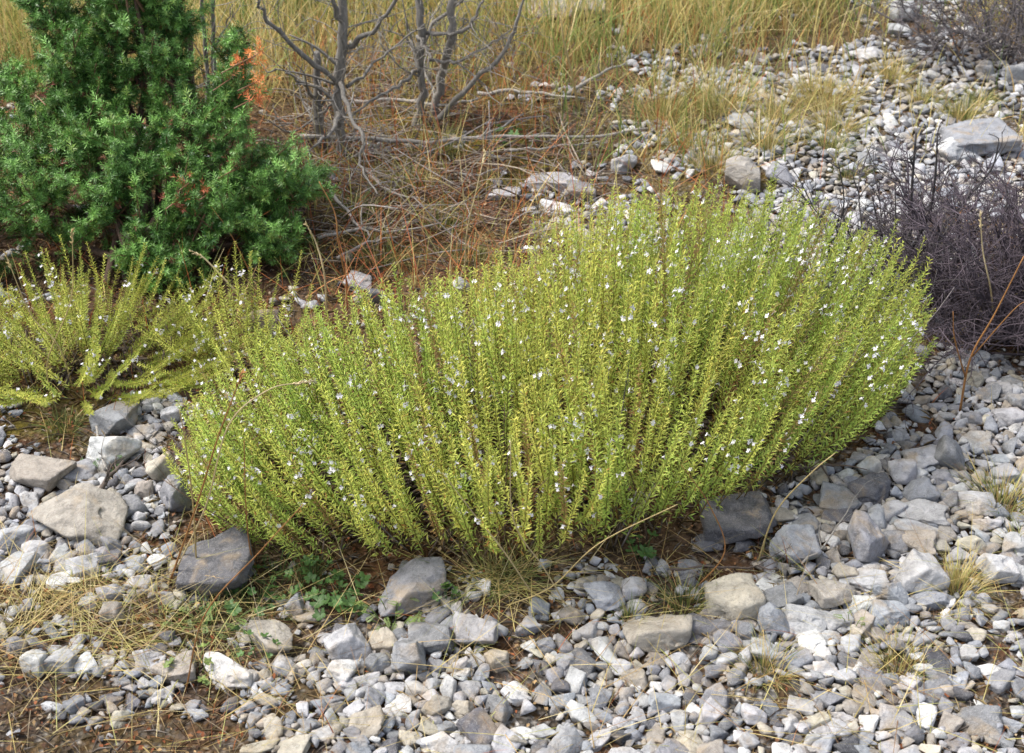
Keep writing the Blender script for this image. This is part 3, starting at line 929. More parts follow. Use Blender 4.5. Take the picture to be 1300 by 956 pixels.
def savory_plant(name, roots, field, label, group, n_ind, tint_fn=None, vis=lambda p: True, tpl=SAV_T, outline=None):
    """roots: list of base points; field(p) -> (out, lean, H)"""
    cen = np.mean(np.array(roots), axis=0); cen[2] = float(terrain(cen[0], cen[1]))
    root = empty(name, cen)
    tag(root, label, "shrub", group)
    r = np.random.default_rng(hash(label) % 1 + 77)
    items = []
    for p in roots:
        out, lean, H = field(p, r)
        P1, P2 = savory_stem(p, out, lean, H, r)
        if outline is not None:
            jx, jy = r.normal(0, 14), r.normal(-3, 15)
            for _ in range(16):
                tx, ty, _d = proj(*P2)
                if in_poly(tx + jx, ty + jy, outline): break
                H *= .95; lean *= .90
                P1, P2 = savory_stem(p, out, lean, H, np.random.default_rng(int(abs(p[0]) * 1e6)))
        k = r.integers(len(tpl)); sc = H / SAV_L; spin = r.uniform(0, 6.28)
        tn = tint_fn(p, r) if tint_fn else np.ones(3)
        items.append((p, P1, P2, k, sc, spin, tn))
    # stems that show largest: nearest to the viewer and not behind the others
    order = sorted(range(len(items)), key=lambda i: items[i][0][1] - .25 * abs(items[i][0][0]) + (0 if vis(items[i][0]) else 9))
    ind = set(order[:n_ind]); used = 0
    mass, massf = Acc(), Acc()
    for i in order:
        p, P1, P2, k, sc, spin, tn = items[i]
        (V, F, C), B = tpl[k]
        sV = V.copy(); sV[:, :2] *= 1.0
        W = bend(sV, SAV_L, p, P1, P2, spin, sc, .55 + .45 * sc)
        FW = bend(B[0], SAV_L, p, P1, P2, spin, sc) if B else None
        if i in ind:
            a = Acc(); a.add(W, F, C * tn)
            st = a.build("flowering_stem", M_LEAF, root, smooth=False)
            if B:
                if used + B[3] <= 100:
                    used += B[3]
                    nf = len(B[1]) // B[3]; nv = len(FW) // B[3]
                    for q in range(B[3]):
                        a = Acc(); a.add(FW[q * nv:(q + 1) * nv], B[1][q * nf:(q + 1) * nf] - q * nv, B[2][q * nv:(q + 1) * nv]); a.build("flower", M_PETAL, st, smooth=False)
                else:
                    a = Acc(); a.add(FW, B[1], B[2]); tag(a.build("flowers", M_PETAL, st, smooth=False), kind="stuff")
        else:
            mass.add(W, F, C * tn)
            if B: massf.add(FW, B[1], B[2])
    if mass.V:
        st = mass.build("stem_mass", M_LEAF, root, smooth=False); tag(st, kind="stuff")
        fl = massf.build("flowers", M_PETAL, st, smooth=False); tag(fl, kind="stuff")
    # woody base: short grey-brown wood the stems rise from
    wd = Acc()
    for p in roots[::3]:
        q = p * .6 + cen * .4; q[2] = float(terrain(q[0], q[1])) + r.uniform(-.005, .02)
        pts = spline([q, (q + p) / 2 + r.normal(size=3) * .008, p + np.array([0, 0, .01]), p + np.array([r.normal() * .01, r.normal() * .01, .05])], 3)
        v, f = tube(pts, np.linspace(.0035, .0012, len(pts)), 5)
        wd.add(v, f, np.array([.10, .075, .055]) * r.uniform(.6, 1.5))
    wd.build("woody_base", M_BARK, root)
    if outline is not None:
        dt = Acc()
        for _ in range(80):
            p = roots[r.integers(len(roots))]
            out, lean, H = field(p, r); H *= r.uniform(.45, .8)
            P1, P2 = savory_stem(p, out, lean, H, r, .14, .3)
            t_ = np.linspace(0, 1, 7)[:, None]; q = (1 - t_) ** 2 * p + 2 * t_ * (1 - t_) * P1 + t_ ** 2 * P2
            v, f = tube(q, np.linspace(.0016, .0006, 7), 4); cc = np.array([(.26, .23, .22), (.17, .11, .07)][r.integers(2)]) * r.uniform(.7, 1.3)
            dt.add(v, f, cc); twigs_on(dt, q, r, 3, .05, .0006, cc, .5, 0)
        dd_ = dt.build("dead_twigs", M_BARK, root); tag(dd_, "grey dead twigs inside the shrub", kind="stuff")
    return root

# main bush -----------------------------------------------------------------
MAIN_BASE = [(255,640),(300,700),(420,722),(550,714),(700,712),(800,700),(900,660),(985,620),(1080,580),(1110,530),(1070,465),(930,425),(800,425),(690,450),(560,490),(430,530),(320,565),(260,600)]
poly_w = [tuple(G(*p)[:2]) for p in MAIN_BASE]
xs_, ys_ = [p[0] for p in poly_w], [p[1] for p in poly_w]
roots = []
mind = .0172
rg = {}
for _ in range(60000):
    x, y = rnd.uniform(min(xs_), max(xs_)), rnd.uniform(min(ys_), max(ys_))
    if not in_poly(x, y, poly_w): continue
    c_ = (int(x // mind), int(y // mind))
    if any((x - a) ** 2 + (y - b) ** 2 < mind ** 2 for i in (-1, 0, 1) for j in (-1, 0, 1) for a, b in rg.get((c_[0] + i, c_[1] + j), ())): continue
    # bare pockets and a thinner front, so that the dark inside shows between the stems
    if .5 + .5 * math.sin(x * 41 + 1.8 * math.sin(y * 37)) * math.sin(y * 39 + x * 17) < .17: continue
    rg.setdefault(c_, []).append((x, y))
    roots.append(np.array([x, y, float(terrain(x, y))]))
print("bush stems", len(roots))

def spine_y(x): return 1.93 + .22 * (x + .4)
def main_field(p, r):
    x, y = p[0], p[1]
    lx = (x - .12)
    ox = (lx / .62) if lx > 0 else (lx / .62) * .85
    oy = (y - spine_y(x)) / .20
    ox = ox * abs(ox) ** .35
    oy = np.clip(oy, -1.2, 1.2) * (.42 if oy < 0 else .45)
    v = np.array([ox * .62 + r.normal() * .07, oy * .55 + r.normal() * .07, 0])
    lean = float(np.linalg.norm(v))
    H = .375 - .085 * max(0, (.05 - x)) / .45 - .02 * max(0, x - .4)
    H *= r.uniform(.78, 1.12)
    if r.random() < .05: H *= .7
    return unit(v), min(lean, .95), H
def main_tint(p, r):
    g = .5 + .5 * math.sin(p[0] * 8.0 + 1.0 + math.sin(p[1] * 15))
    a = np.array([.84, .99, .85]); b = np.array([1.14, 1.06, 1.0])
    g = np.clip(g * .6 + r.normal() * .22 + .35, 0, 1)
    return a * (1 - g) + b * g
savory_plant("flowering_shrub", roots, main_field, "wide yellow-green cushion shrub with upright stems and tiny white flowers in the middle", None, 100, main_tint,
             outline=[(222,690),(218,600),(245,500),(310,432),(405,392),(500,352),(600,345),(700,300),(745,250),(850,236),(930,232),(1010,240),(1060,268),(1140,296),(1172,350),(1180,430),(1212,505),(1190,545),(1100,590),(1000,640),(900,680),(800,725),(340,740)])

# the two looser plants of the same kind on the left -------------------------
def loose_field(cx, cy, Hm, spread):
    def f(p, r):
        d = np.array([p[0] - cx, p[1] - cy, 0]) * np.array([1, 1, 0]) + np.array([r.normal(), r.normal(), 0]) * .02
        lean = np.clip(np.linalg.norm(d) / spread + r.normal() * .12, .05, .98)
        return unit(d), float(lean), Hm * r.uniform(.65, 1.15)
    return f
def cluster(cx, cy, rx, ry, n):
    out = []
    for _ in range(n):
        a, q = rnd.uniform(0, 6.28), math.sqrt(rnd.random())
        x, y = cx + rx * q * math.cos(a), cy + ry * q * math.sin(a)
        out.append(np.array([x, y, float(terrain(x, y))]))
    return out
SAV_THIN = [savory_template(970 + i, SAV_L, .75, .6) for i in range(10)]
loose_tint = lambda p, r: np.array([1.05, 1.02, .9]) * r.uniform(.8, 1.15)
g1 = G(95, 470)
savory_plant("flowering_shrub", cluster(g1[0], g1[1] + .02, .22, .12, 300), loose_field(g1[0], g1[1] + .02, .20, .13),
             "sprawling loose green shrub with small white flowers under the juniper at the left", None, 100, loose_tint, tpl=SAV_THIN)
g2 = G(315, 470)
savory_plant("flowering_shrub", cluster(g2[0], g2[1], .09, .06, 46), loose_field(g2[0], g2[1], .20, .15),
             "thin scraggly flowering shrub behind the upper left edge of the big bush", None, 70, loose_tint, tpl=SAV_THIN)
g3 = G(-120, 500)
savory_plant("flowering_shrub", cluster(g3[0], g3[1], .10, .08, 60), loose_field(g3[0], g3[1], .26, .15),
             "loose flowering shrub cut off by the left edge", None, 60, loose_tint, tpl=SAV_THIN)

# ------------------------------------------------------------------ juniper
def sprig_template(seed, L=.036):
    r = np.random.default_rng(seed)
    V, F, C, n = [], [], [], 0
    z, k = .002, 0
    while z < L:
        t = z / L
        for q in range(3):
            az = q * 2.094 + (k % 2) * 1.047 + r.normal() * .2
            th = R(76 - 44 * t + r.normal() * 9)
            ll = .0175 * (1 - .35 * t) * r.uniform(.8, 1.15)
            rad = np.array([math.cos(az), math.sin(az), 0.]); sd_ = np.array([-math.sin(az), math.cos(az), 0.]); up = np.array([0, 0, 1.])
            d = rad * math.sin(th) + up * math.cos(th)
            b = up * z
            w = .0022
            V.append(np.stack([b, b + d * ll * .4 + sd_ * w / 2, b + d * ll, b + d * ll * .4 - sd_ * w / 2]))
            F.append(np.array([[0, 1, 2], [0, 2, 3]]) + n); n += 4
            C.append(np.tile(np.array([1., 1., 1.]) * r.uniform(.75, 1.2), (4, 1)))
        z += r.uniform(.0050, .0066); k += 1
    return np.vstack(V), np.vstack(F), np.vstack(C)
SPR = [sprig_template(40 + i) for i in range(8)]

def rot_to(d, spin):
    d = unit(d); a = np.array([1., 0, 0]) if abs(d[0]) < .8 else np.array([0, 1., 0])
    x = unit(np.cross(a, d)); y = np.cross(d, x)
    ca, sa = math.cos(spin), math.sin(spin)
    return np.stack([x * ca + y * sa, -x * sa + y * ca, d])

JB = [(365,250,2.75,58),(215,385,2.6,45),(340,345,2.68,45),(170,-10,2.98,60),(90,110,2.9,50),(215,95,2.93,48),(20,120,2.95,40),(110,80,2.98,48),(200,25,3.0,46),(60,20,3.0,40),(150,60,3.0,60),(80,150,2.9,55),(95,40,3.05,62),(130,-50,3.1,85),(185,95,3.0,72),(232,22,3.02,46),(225,-60,3.1,62),(130,150,2.95,85),(40,205,2.85,85),(55,300,2.72,85),(150,270,2.72,90),
      (250,180,2.85,82),(303,62,2.92,28),(300,135,2.9,50),(305,240,2.8,82),(355,280,2.85,52),(205,345,2.62,62),(320,325,2.75,70),(-10,340,2.68,60),(-70,210,2.9,100),(-60,60,3.02,62),(175,200,2.78,80),(372,225,2.9,34),(100,210,2.78,70),(250,290,2.68,62),(160,20,3.2,60)]
def build_juniper():
    r = np.random.default_rng(5)
    base = G(165, 395); base[1] += .12; base[2] = float(terrain(base[0], base[1]))
    root = empty("juniper_bush", base)
    tag(root, "dense blue-green juniper bush with prickly needles and a few orange dead sprigs", "bush")
    tr = Acc()
    for dx, top in ((-.03, (130, 40, 3.05)), (.04, (230, 60, 3.0))):
        tp = P(*top)
        pts = spline([base + [dx, 0, -.02], base * .6 + tp * .4 + [dx, .14, 0], tp + [0, .1, 0]], 5)
        v, f = tube(pts, np.linspace(.019, .006, len(pts)), 7); tr.add(v, f, np.array([.11, .07, .05]))
    tr.build("trunk", M_BARK, root)
    for bi, (px, py, Y, rp) in enumerate(JB):
        c = P(px, py, Y); dep = proj(*c)[2]; rad = rp * dep / FPX
        c[2] = max(c[2], rad * .8)
        wood, fo = Acc(), Acc()
        st = base + np.array([r.normal() * .02, r.normal() * .02, r.uniform(.0, .1)])
        pts = spline([st, st * .5 + c * .5 + np.array([r.normal() * .03, .11, -.02]), c], 5)
        v, f = tube(pts, np.linspace(.009, .004, len(pts)), 6); wood.add(v, f, np.array([.12, .075, .05]))
        # shoots: a few leading twigs in each branch carry sprigs along them
        nsh = int(8 + 5 * (rad / .12) ** 2)
        for s_i in range(nsh * 2):
            d = unit(r.normal(size=3) + np.array([0, -.25, .7]))
            ln = rad * r.uniform(.55, 1.0) * (1.45 if r.random() < .2 else 1)
            e = c + d * ln * np.array([1, 1, 1.1])
            sh = spline([c + r.normal(size=3) * rad * .15, (c + e) / 2 + r.normal(size=3) * .012 - np.array([0, 0, .01]), e], 5)
            v, f = tube(sh, np.linspace(.0028, .001, len(sh)), 4); wood.add(v, f, np.array([.16, .09, .045]))
            hue = r.uniform(0, 1)
            for q in range(int(12 + ln / .0052)):
                t = r.uniform(.3, 1.0) if q else 1.0
                k = t * (len(sh) - 1); i0 = min(int(k), len(sh) - 2)
                p = sh[i0] * (1 - (k - i0)) + sh[i0 + 1] * (k - i0)
                ax = unit(sh[i0 + 1] - sh[i0])
                dd = unit(ax * .55 + r.normal(size=3) * .62 + np.array([0, 0, .22])) if q else ax
                sV, sF, sC = SPR[r.integers(len(SPR))]
                sc = r.uniform(.5, .95)
                W = (sV * sc * np.array([1.05, 1.05, .85])) @ rot_to(dd, r.uniform(0, 6.28)) + p
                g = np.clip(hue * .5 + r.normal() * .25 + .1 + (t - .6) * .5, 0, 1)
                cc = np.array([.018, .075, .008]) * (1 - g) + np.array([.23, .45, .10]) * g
                if r.random() < .10: cc = np.array([.20, .32, .06])
                if r.random() < .02: cc = np.array([.17, .06, .03])
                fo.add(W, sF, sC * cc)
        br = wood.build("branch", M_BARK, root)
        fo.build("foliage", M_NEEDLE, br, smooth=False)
    for (px, py, Y, n, cc) in [(325,70,2.78,9,(.72,.24,.06)),(329,102,2.77,10,(.70,.25,.07)),(305,80,2.77,6,(.70,.19,.06)),(323,124,2.78,10,(.62,.17,.06)),(292,100,2.83,2,(.5,.2,.08)),
                               (262,248,2.66,5,(.38,.10,.04)),(220,258,2.6,5,(.24,.06,.035)),(240,232,2.66,3,(.34,.10,.04)),(298,215,2.7,3,(.2,.05,.035)),(45,120,2.78,4,(.22,.06,.05))]:
        a = Acc()
        c = P(px, py, Y)
        for q in range(n):
            sV, sF, sC = SPR[q % 8]
            d = unit(r.normal(size=3) + [0, -.3, .3])
            a.add(sV * r.uniform(.6, .9) @ rot_to(d, q) + c + r.normal(size=3) * .009, sF, sC * np.array(cc))
        v, f = tube(spline([c, c * .85 + np.array([base[0], base[1] - .1, c[2] - .05]) * .15], 4), .0015, 4); a.add(v, f, np.array([.2, .1, .05]))
        o = a.build("dead_sprig", M_NEEDLE, root, smooth=False)
        tag(o, "orange dead sprig" if cc[0] > .4 else "rust-red dead sprig")
build_juniper()

# ------------------------------------------------------------------ bare dead shrubs
GREYWOOD = np.array([.20, .185, .165])
def bare_shrub(label, trunks, branches, seed, twn=15):
    r = np.random.default_rng(seed)
    b0 = P(*trunks[0][0][0]); b0[2] = float(terrain(b0[0], b0[1]))
    root = empty("bare_shrub", b0); tag(root, label, "dead shrub", "dead leafless shrubs behind the bush")
    for nm, lst in (("trunk", trunks), ("branch", branches)):
        for pl, rp in lst:
            pts = np.array([P(*q) for q in pl])
            if nm == "trunk": pts[0][2] = float(terrain(pts[0][0], pts[0][1])) - .02
            pts = spline(pts, 5)
            if len(pts) > 6: pts[1:-1] += r.normal(size=(len(pts) - 2, 3)) * .003
            dep = proj(*pts[0])[2]; rr = rp * dep / FPX
            a = Acc()
            v, f = tube(pts, np.linspace(rr, rr * (.7 if nm == "trunk" else .35), len(pts)) * (1 + .1 * r.normal(size=len(pts))), 8)
            a.add(v, f, GREYWOOD * r.uniform(.8, 1.2))
            twigs_on(a, pts, r, twn, .14, max(.0011, rr * .13), GREYWOOD * 1.3, .0, 2)
            if nm == "trunk": twigs_on(a, pts[:max(4, len(pts) // 2)], r, 5, .15, rr * .3, GREYWOOD * 1.2, -.1, 1)
            a.build(nm, M_BARK, root)
Y1, Y2 = 3.3, 3.5
bare_shrub("dead grey shrub with a thick straight trunk nearest the juniper",
    [([(432,190,Y1),(430,130,Y1),(433,60,Y1),(436,-20,Y1),(442,-110,Y1)],7.5)],
    [([(434,30,Y1),(424,0,Y1-.03),(415,-30,Y1-.05)],4),([(440,60,Y1),(470,40,Y1-.05),(503,0,Y1-.08),(525,-50,Y1-.1)],4),
     ([(428,105,Y1),(385,68,Y1-.05),(348,35,Y1-.08),(325,0,Y1-.1),(312,-40,Y1-.1)],3.8),([(430,140,Y1),(424,165,Y1-.12),(398,186,Y1-.22)],4),
     ([(432,105,Y1-.02),(446,150,Y1-.15),(460,176,Y1-.25),(456,208,Y1-.3),(479,246,Y1-.45)],3.2),([(440,110,Y1),(470,85,Y1+.05),(500,60,Y1+.1),(540,30,Y1+.1)],2.5)], 21)
bare_shrub("dead grey shrub with several dark crooked trunks right of the thick-trunked one",
    [([(525,165,Y2),(536,120,Y2),(534,60,Y2),(532,0,Y2),(524,-90,Y2)],5.5),([(548,155,Y2+.05),(560,100,Y2+.05),(572,50,Y2),(575,0,Y2),(590,-80,Y2)],6)],
    [([(540,42,Y2),(575,43,Y2-.03),(600,28,Y2-.05),(612,0,Y2-.05),(618,-30,Y2)],3),([(545,76,Y2),(585,77,Y2-.03),(620,58,Y2-.05),(650,36,Y2-.05)],2.2),
     ([(555,152,Y2-.02),(590,115,Y2-.05),(640,65,Y2-.08),(660,20,Y2-.1),(668,-30,Y2-.1)],4),([(535,60,Y2),(552,30,Y2+.05),(585,0,Y2+.05),(585,-30,Y2)],3),
     ([(532,90,Y2),(505,110,Y2-.1),(470,128,Y2-.2),(445,150,Y2-.25)],2.6),([(530,45,Y2),(541,62,Y2-.05),(548,75,Y2-.1)],3)], 22)
bare_shrub("thin brown leafless stems just right of the juniper's top",
    [([(262,160,3.35),(262,80,3.35),(258,0,3.35),(262,-80,3.35)],3),([(273,160,3.35),(272,80,3.35),(272,0,3.35),(276,-90,3.35)],3.2)],
    [([(273,60,3.35),(285,35,3.35),(296,5,3.35)],1.6)], 23, 3)
bare_shrub("broken dead stump with stubby branches between the juniper and the thick-trunked shrub",
    [([(405,175,3.35),(403,120,3.35),(402,66,3.35)],6)], [([(403,130,3.35),(385,108,3.3),(362,92,3.25)],2.5),([(404,150,3.35),(420,130,3.3),(428,110,3.3)],2)], 24, 4)

# fallen sticks -----------------------------------------------------------------
def stick(pts, rp, label, z=.02, tone=GREYWOOD * 1.2, tw=2, seed=0, cat="stick"):
    r = np.random.default_rng(seed + 300)
    q = np.array([G(*p) for p in pts]); dep = proj(*q[0])[2]; rr = rp * 1.25 * dep / FPX
    q[:, 2] += z + rr + .012
    q = spline(q, 4); q[1:-1] += r.normal(size=(len(q) - 2, 3)) * .002
    a = Acc()
    v, f = tube(q, np.linspace(rr, rr * .45, len(q)), 6); a.add(v, f, tone)
    twigs_on(a, q, r, tw, .05, rr * .4, tone, .1, 0)
    org = q[0].copy()
    o = a.build("fallen_stick", M_BARK, None, org)
    tag(o, label, cat, "dead sticks lying on the ground")
STK = [([(382,190),(450,192),(545,197),(640,190),(740,190),(822,180)],3,"longest fallen stick lying level from the thick trunk to the track"),
 ([(450,145),(500,142),(560,150),(610,140)],2.6,"grey stick on the moss between the two dead shrubs"),
 ([(606,134),(660,132),(690,135),(742,141)],2.4,"grey stick right of the crooked trunks"),
 ([(640,206),(700,203),(762,195)],1.7,"thin stick just under the longest fallen stick"),
 ([(600,192),(630,180),(665,160)],1.8,"pale slanting twig across the longest fallen stick"),
 ([(470,240),(500,262),(540,270)],2,"short pale stick in the brown litter"),
 ([(398,240),(430,272),(452,300),(470,318)],2.2,"curved grey stick running down beside the juniper"),
 ([(405,320),(450,308),(500,312),(560,300)],2.2,"grey stick lying in litter above the bush's left crest"),
 ([(560,230),(600,238),(640,228)],1.6,"small twig left of the low pale stone in litter"),
 ([(430,345),(470,325),(505,318)],2,"tan stick beside the dark upright stone"),
 ([(640,470),(700,450),(760,470)],1.5,"twig under the bush"),
 ([(122,655),(140,628),(160,606)],3.2,"short dark stick leaning on the flat slab's right end"),
 ([(126,560),(130,590),(140,615)],1.4,"thin grey twig crossing the white craggy rock"),
 ([(1015,735),(1050,700),(1090,640)],1.2,"thin straw twig lying on the right gravel"),
 ([(720,135),(760,110),(795,95)],2.4,"short dark branch at the edge of the dry grass"),
 ([(985,600),(1020,612),(1066,607)],3,"brown stick under the bush's right foot"),
 ([(850,742),(930,738),(985,742)],1.5,"brown twig lying behind the jagged cream rock"),
 ([(-30,95),(0,98),(40,108),(72,118)],4,"pale grey branch at the left edge in dry grass")]
for i, (p, rp, l) in enumerate(STK): stick(p, rp, l, z=.30 if "left edge in dry" in l else .018, tw=4, seed=i, tone=(np.array([.3, .27, .24]) if i in (4, 5, 9) else np.array([.10, .075, .06]) if i in (11, 15, 16) else GREYWOOD * 1.6))

# ------------------------------------------------------------------ dark twiggy shrub on the right
def twiggy(label, bases, nb, Hm, seed, spread, colr, dense=1.0, name="twiggy_shrub"):
    r = np.random.default_rng(seed)
    c = np.mean(bases, axis=0)
    root = empty(name, (c[0], c[1], float(terrain(c[0], c[1])))); tag(root, label, "dead shrub", "leafless twiggy shrubs")
    for b in range(nb):
        s = bases[r.integers(len(bases))] + np.array([r.normal() * .02, r.normal() * .02, 0]); s[2] = float(terrain(s[0], s[1]))
        d = unit(np.array([r.normal() * spread, r.normal() * spread * .8, .75]))
        H = Hm * r.uniform(.55, 1.1)
        pts = [s]
        for k in range(4):
            pts.append(pts[-1] + d * H / 4); d = unit(d + r.normal(size=3) * .28)
        pts = spline(pts, 3)
        a = Acc()
        v, f = tube(pts, np.linspace(.0028, .001, len(pts)), 4); a.add(v, f, colr * r.uniform(.7, 1.2))
        twigs_on(a, pts, r, int(20 * dense), .085, .0013, colr * 1.25, .12, 2 if dense > .6 else 1)
        a.build("branch", M_BARK, root, smooth=False)
DARKW = np.array([.095, .083, .085])
bl = [G(1195,400), G(1180,370), G(1235,440), G(1275,430), G(1310,440), G(1350,430), G(1262,400), G(1300,395), G(1340,390), G(1230,415)]
twiggy("dense dark purple-grey leafless shrub right of the flowering bush", bl, 104, .40, 61, .85, np.array([.085, .066, .08]))
bl = [G(1075,400), G(1110,410), G(1140,420), G(1050,400), G(1150,400)]
def upright(label, lines, seed):
    r = np.random.default_rng(seed); g = G(*lines[0][0][0][:2]); root = empty("bare_sapling", g); tag(root, label, "dead shrub", "leafless twiggy shrubs")
    for pl, rp in lines:
        pts = np.array([P(a_, b_, g[1] + c_) for a_, b_, c_ in pl]); 
        pts = spline(pts, 4); dep = proj(*pts[0])[2]; rr = rp * dep / FPX
        a = Acc(); v, f = tube(pts, np.linspace(rr, rr * .5, len(pts)), 6); a.add(v, f, DARKW * .5)
        twigs_on(a, pts, r, 7, .05, rr * .45, DARKW * .6, .5, 1); a.build("stem", M_BARK, root)
upright("black leafless forked stems standing between the bush's right crest and dark shrub",
    [([(1150,400,0),(1155,330,0),(1157,250,0),(1163,168,0)],2.6),([(1155,320,0),(1180,270,0),(1188,215,-.01),(1190,172,-.01)],2.0),([(1150,360,0),(1120,300,0),(1105,240,.02)],1.6),
     ([(1160,330,0),(1220,260,.0),(1258,215,.02),(1268,180,.02)],1.8)], 5)
twiggy("sparse dark upright twigs rising behind the bush's right crest", bl, 22, .36, 62, .25, DARKW * .7, .45)
bl = [G(1225,82), G(1250,75), G(1275,80), G(1300,72), G(1330,80), G(1262,60)]
twiggy("dark grey leafless shrub in the upper right corner", bl, 46, .42, 63, .75, DARKW * 1.3, .8)

# ------------------------------------------------------------------ dry grass field
def grass_field():
    n = 120000
    y = 3.2 + 3.6 * rng.random(n) ** 1.1; x = rng.uniform(-3.3, 3.6, n)
    cv = COV_GRASS.at(x, y)
    clump = .5 + .5 * np.sin(x * 11 + 2 * np.sin(y * 9)) * np.sin(y * 13 + x * 5)
    keep = rng.random(n) < cv * (.35 + .65 * clump)
    x, y, cv = x[keep], y[keep], cv[keep]
    n = len(x)
    roots = np.stack([x, y, terrain(x, y)], -1)
    L = rng.uniform(.14, .42, n) * (.28 + .72 * np.clip(cv * 1.2, 0, 1)); L[rng.random(n) < .08] *= 1.4
    gz = np.clip((np.sin(x * 3.1 + 1) * np.sin(y * 2.3) + .25), 0, 1)
    base = pick(STRAW, n); gg = pick(GREENISH, n)
    m = (rng.random(n) < .16 + .45 * gz)[:, None]
    c = np.where(m, gg * 1.3, base)
    V, F, C = blades(roots, L, rng.uniform(0, 6.28, n), np.abs(rng.normal(0, .32, n)).clip(0, .95), rng.uniform(.0022, .0042, n), c * 1.0, c * 1.35, 4, .5)
    a = Acc(); a.add(V, F, C)
    o = a.build("dry_grass", M_GRASS, smooth=False); tag(o, "tall dry yellow grass beyond the dead shrubs and along the track", "grass", kind="stuff")
    print("grass", n)
grass_field()

def wisps():
    """thin rusty stems and straw scattered over the litter"""
    a = Acc()
    n = 60000
    y = 1.2 + 3.0 * rng.random(n) ; x = rng.uniform(-1.9, 2.0, n)
    lt = COV_LITTER.at(x, y)
    px, py, _ = proj(x, y, 0)
    w = np.where((py < 430) & (px > 380) & (px < 1000), .75, .2)
    w = np.where((px < 320) & (py > 715), .30, w)
    keep = rng.random(n) < lt * w * .34
    x, y, py, px = x[keep], y[keep], py[keep], px[keep]; n = len(x)
    L = rng.uniform(.05, .20, n); L = np.where(py > 430, L * .45, L)
    c = np.where(rng.random((n, 1)) < .48, pick(RUST, n) * np.array([1.35, 1.1, 1.0]), pick(STRAW, n) * .8)
    V, F, C = blades(np.stack([x, y, terrain(x, y)], -1), L, rng.uniform(0, 6.28, n), np.abs(rng.normal(.45, .3, n)).clip(0, .97), np.where(py < 430, rng.uniform(.0014, .0032, n), rng.uniform(.0009, .0018, n)), c * 1.2, c * 1.4, 4, .3)
    a.add(V, F, C)
    o = a.build("dry_stems", M_GRASS, smooth=False); tag(o, "thin rusty and straw stems standing in the brown litter", "dry stems", kind="stuff")
wisps()

def litter():
    n = 150000
    y = 1.1 + 3.4 * rng.random(n) ** 1.2; half = .42 * (y * _c + CAM_H * _s) + .3
    x = rng.uniform(-1, 1, n) * half
    keep = rng.random(n) < COV_LITTER.at(x, y) * .62
    x, y = x[keep], y[keep]; n = len(x)
    z = terrain(x, y) + rng.uniform(.001, .008, n)
    az = rng.uniform(0, 6.28, n); tilt = rng.normal(0, .3, n)
    straw = rng.random(n) < .45
    ln = np.where(straw, rng.uniform(.012, .05, n), rng.uniform(.004, .012, n)); wd = np.where(straw, rng.uniform(.0008, .0018, n), ln * rng.uniform(.4, .8, n))
    d = np.stack([np.cos(az) * np.cos(tilt), np.sin(az) * np.cos(tilt), np.sin(tilt)], -1)
    s = np.stack([-np.sin(az), np.cos(az), rng.normal(0, .35, n)], -1)
    p = np.stack([x, y, z], -1); up = np.array([0, 0, 1.])
    a0 = p - d * ln[:, None] / 2; a2 = p + d * ln[:, None] / 2
    mz = up * (ln * .12)[:, None]
    V = np.stack([a0, p + s * wd[:, None] / 2 + mz, a2, p - s * wd[:, None] / 2 + mz], 1).reshape(-1, 3)
    b = np.arange(n) * 4
    F = np.concatenate([np.stack([b, b + 1, b + 2], -1), np.stack([b, b + 2, b + 3], -1)])
    c = pick([(.14, .07, .035), (.09, .05, .03), (.22, .11, .05), (.30, .20, .10), (.05, .035, .025), (.20, .07, .03), (.26, .20, .13)], n, .3)
    c = np.where(straw[:, None], pick([(.38, .28, .14), (.30, .24, .14), (.20, .13, .08), (.28, .25, .22)], n, .3), c)
    A = Acc(); A.add(V, F, np.repeat(c, 4, axis=0))
    o = A.build("leaf_litter", M_LITTER, smooth=False); tag(o, "brown litter of fallen needles, bark and straw bits on the soil", "litter", kind="stuff")
    print("litter", n)
litter()

def straw_mat():
    r = np.random.default_rng(17)
    n = 3600; px = r.uniform(-40, 1340, n); py = r.uniform(712, 960, n)
    keep = r.random(n) < np.where((px < 320) & (py < 850), 1.0, np.where(px < 400, .35, .20))
    pts = np.array([G(a_, b_) for a_, b_ in zip(px[keep], py[keep])]); n = len(pts)
    pts[:, 2] += r.uniform(.001, .014, n)
    c = pick(STRAW + [(.34, .20, .10), (.30, .24, .16)], n, .2, r)
    V, F, C = blades(pts, r.uniform(.04, .15, n), r.uniform(0, 6.28, n), r.uniform(.88, .985, n), r.uniform(.0009, .0018, n), c * .85, c, 5, .12, r)
    a = Acc(); a.add(V, F, C); o = a.build("fallen_straw", M_GRASS, smooth=False); tag(o, "dry straw lying over soil and gravel in the foreground", "straw", kind="stuff")
straw_mat()

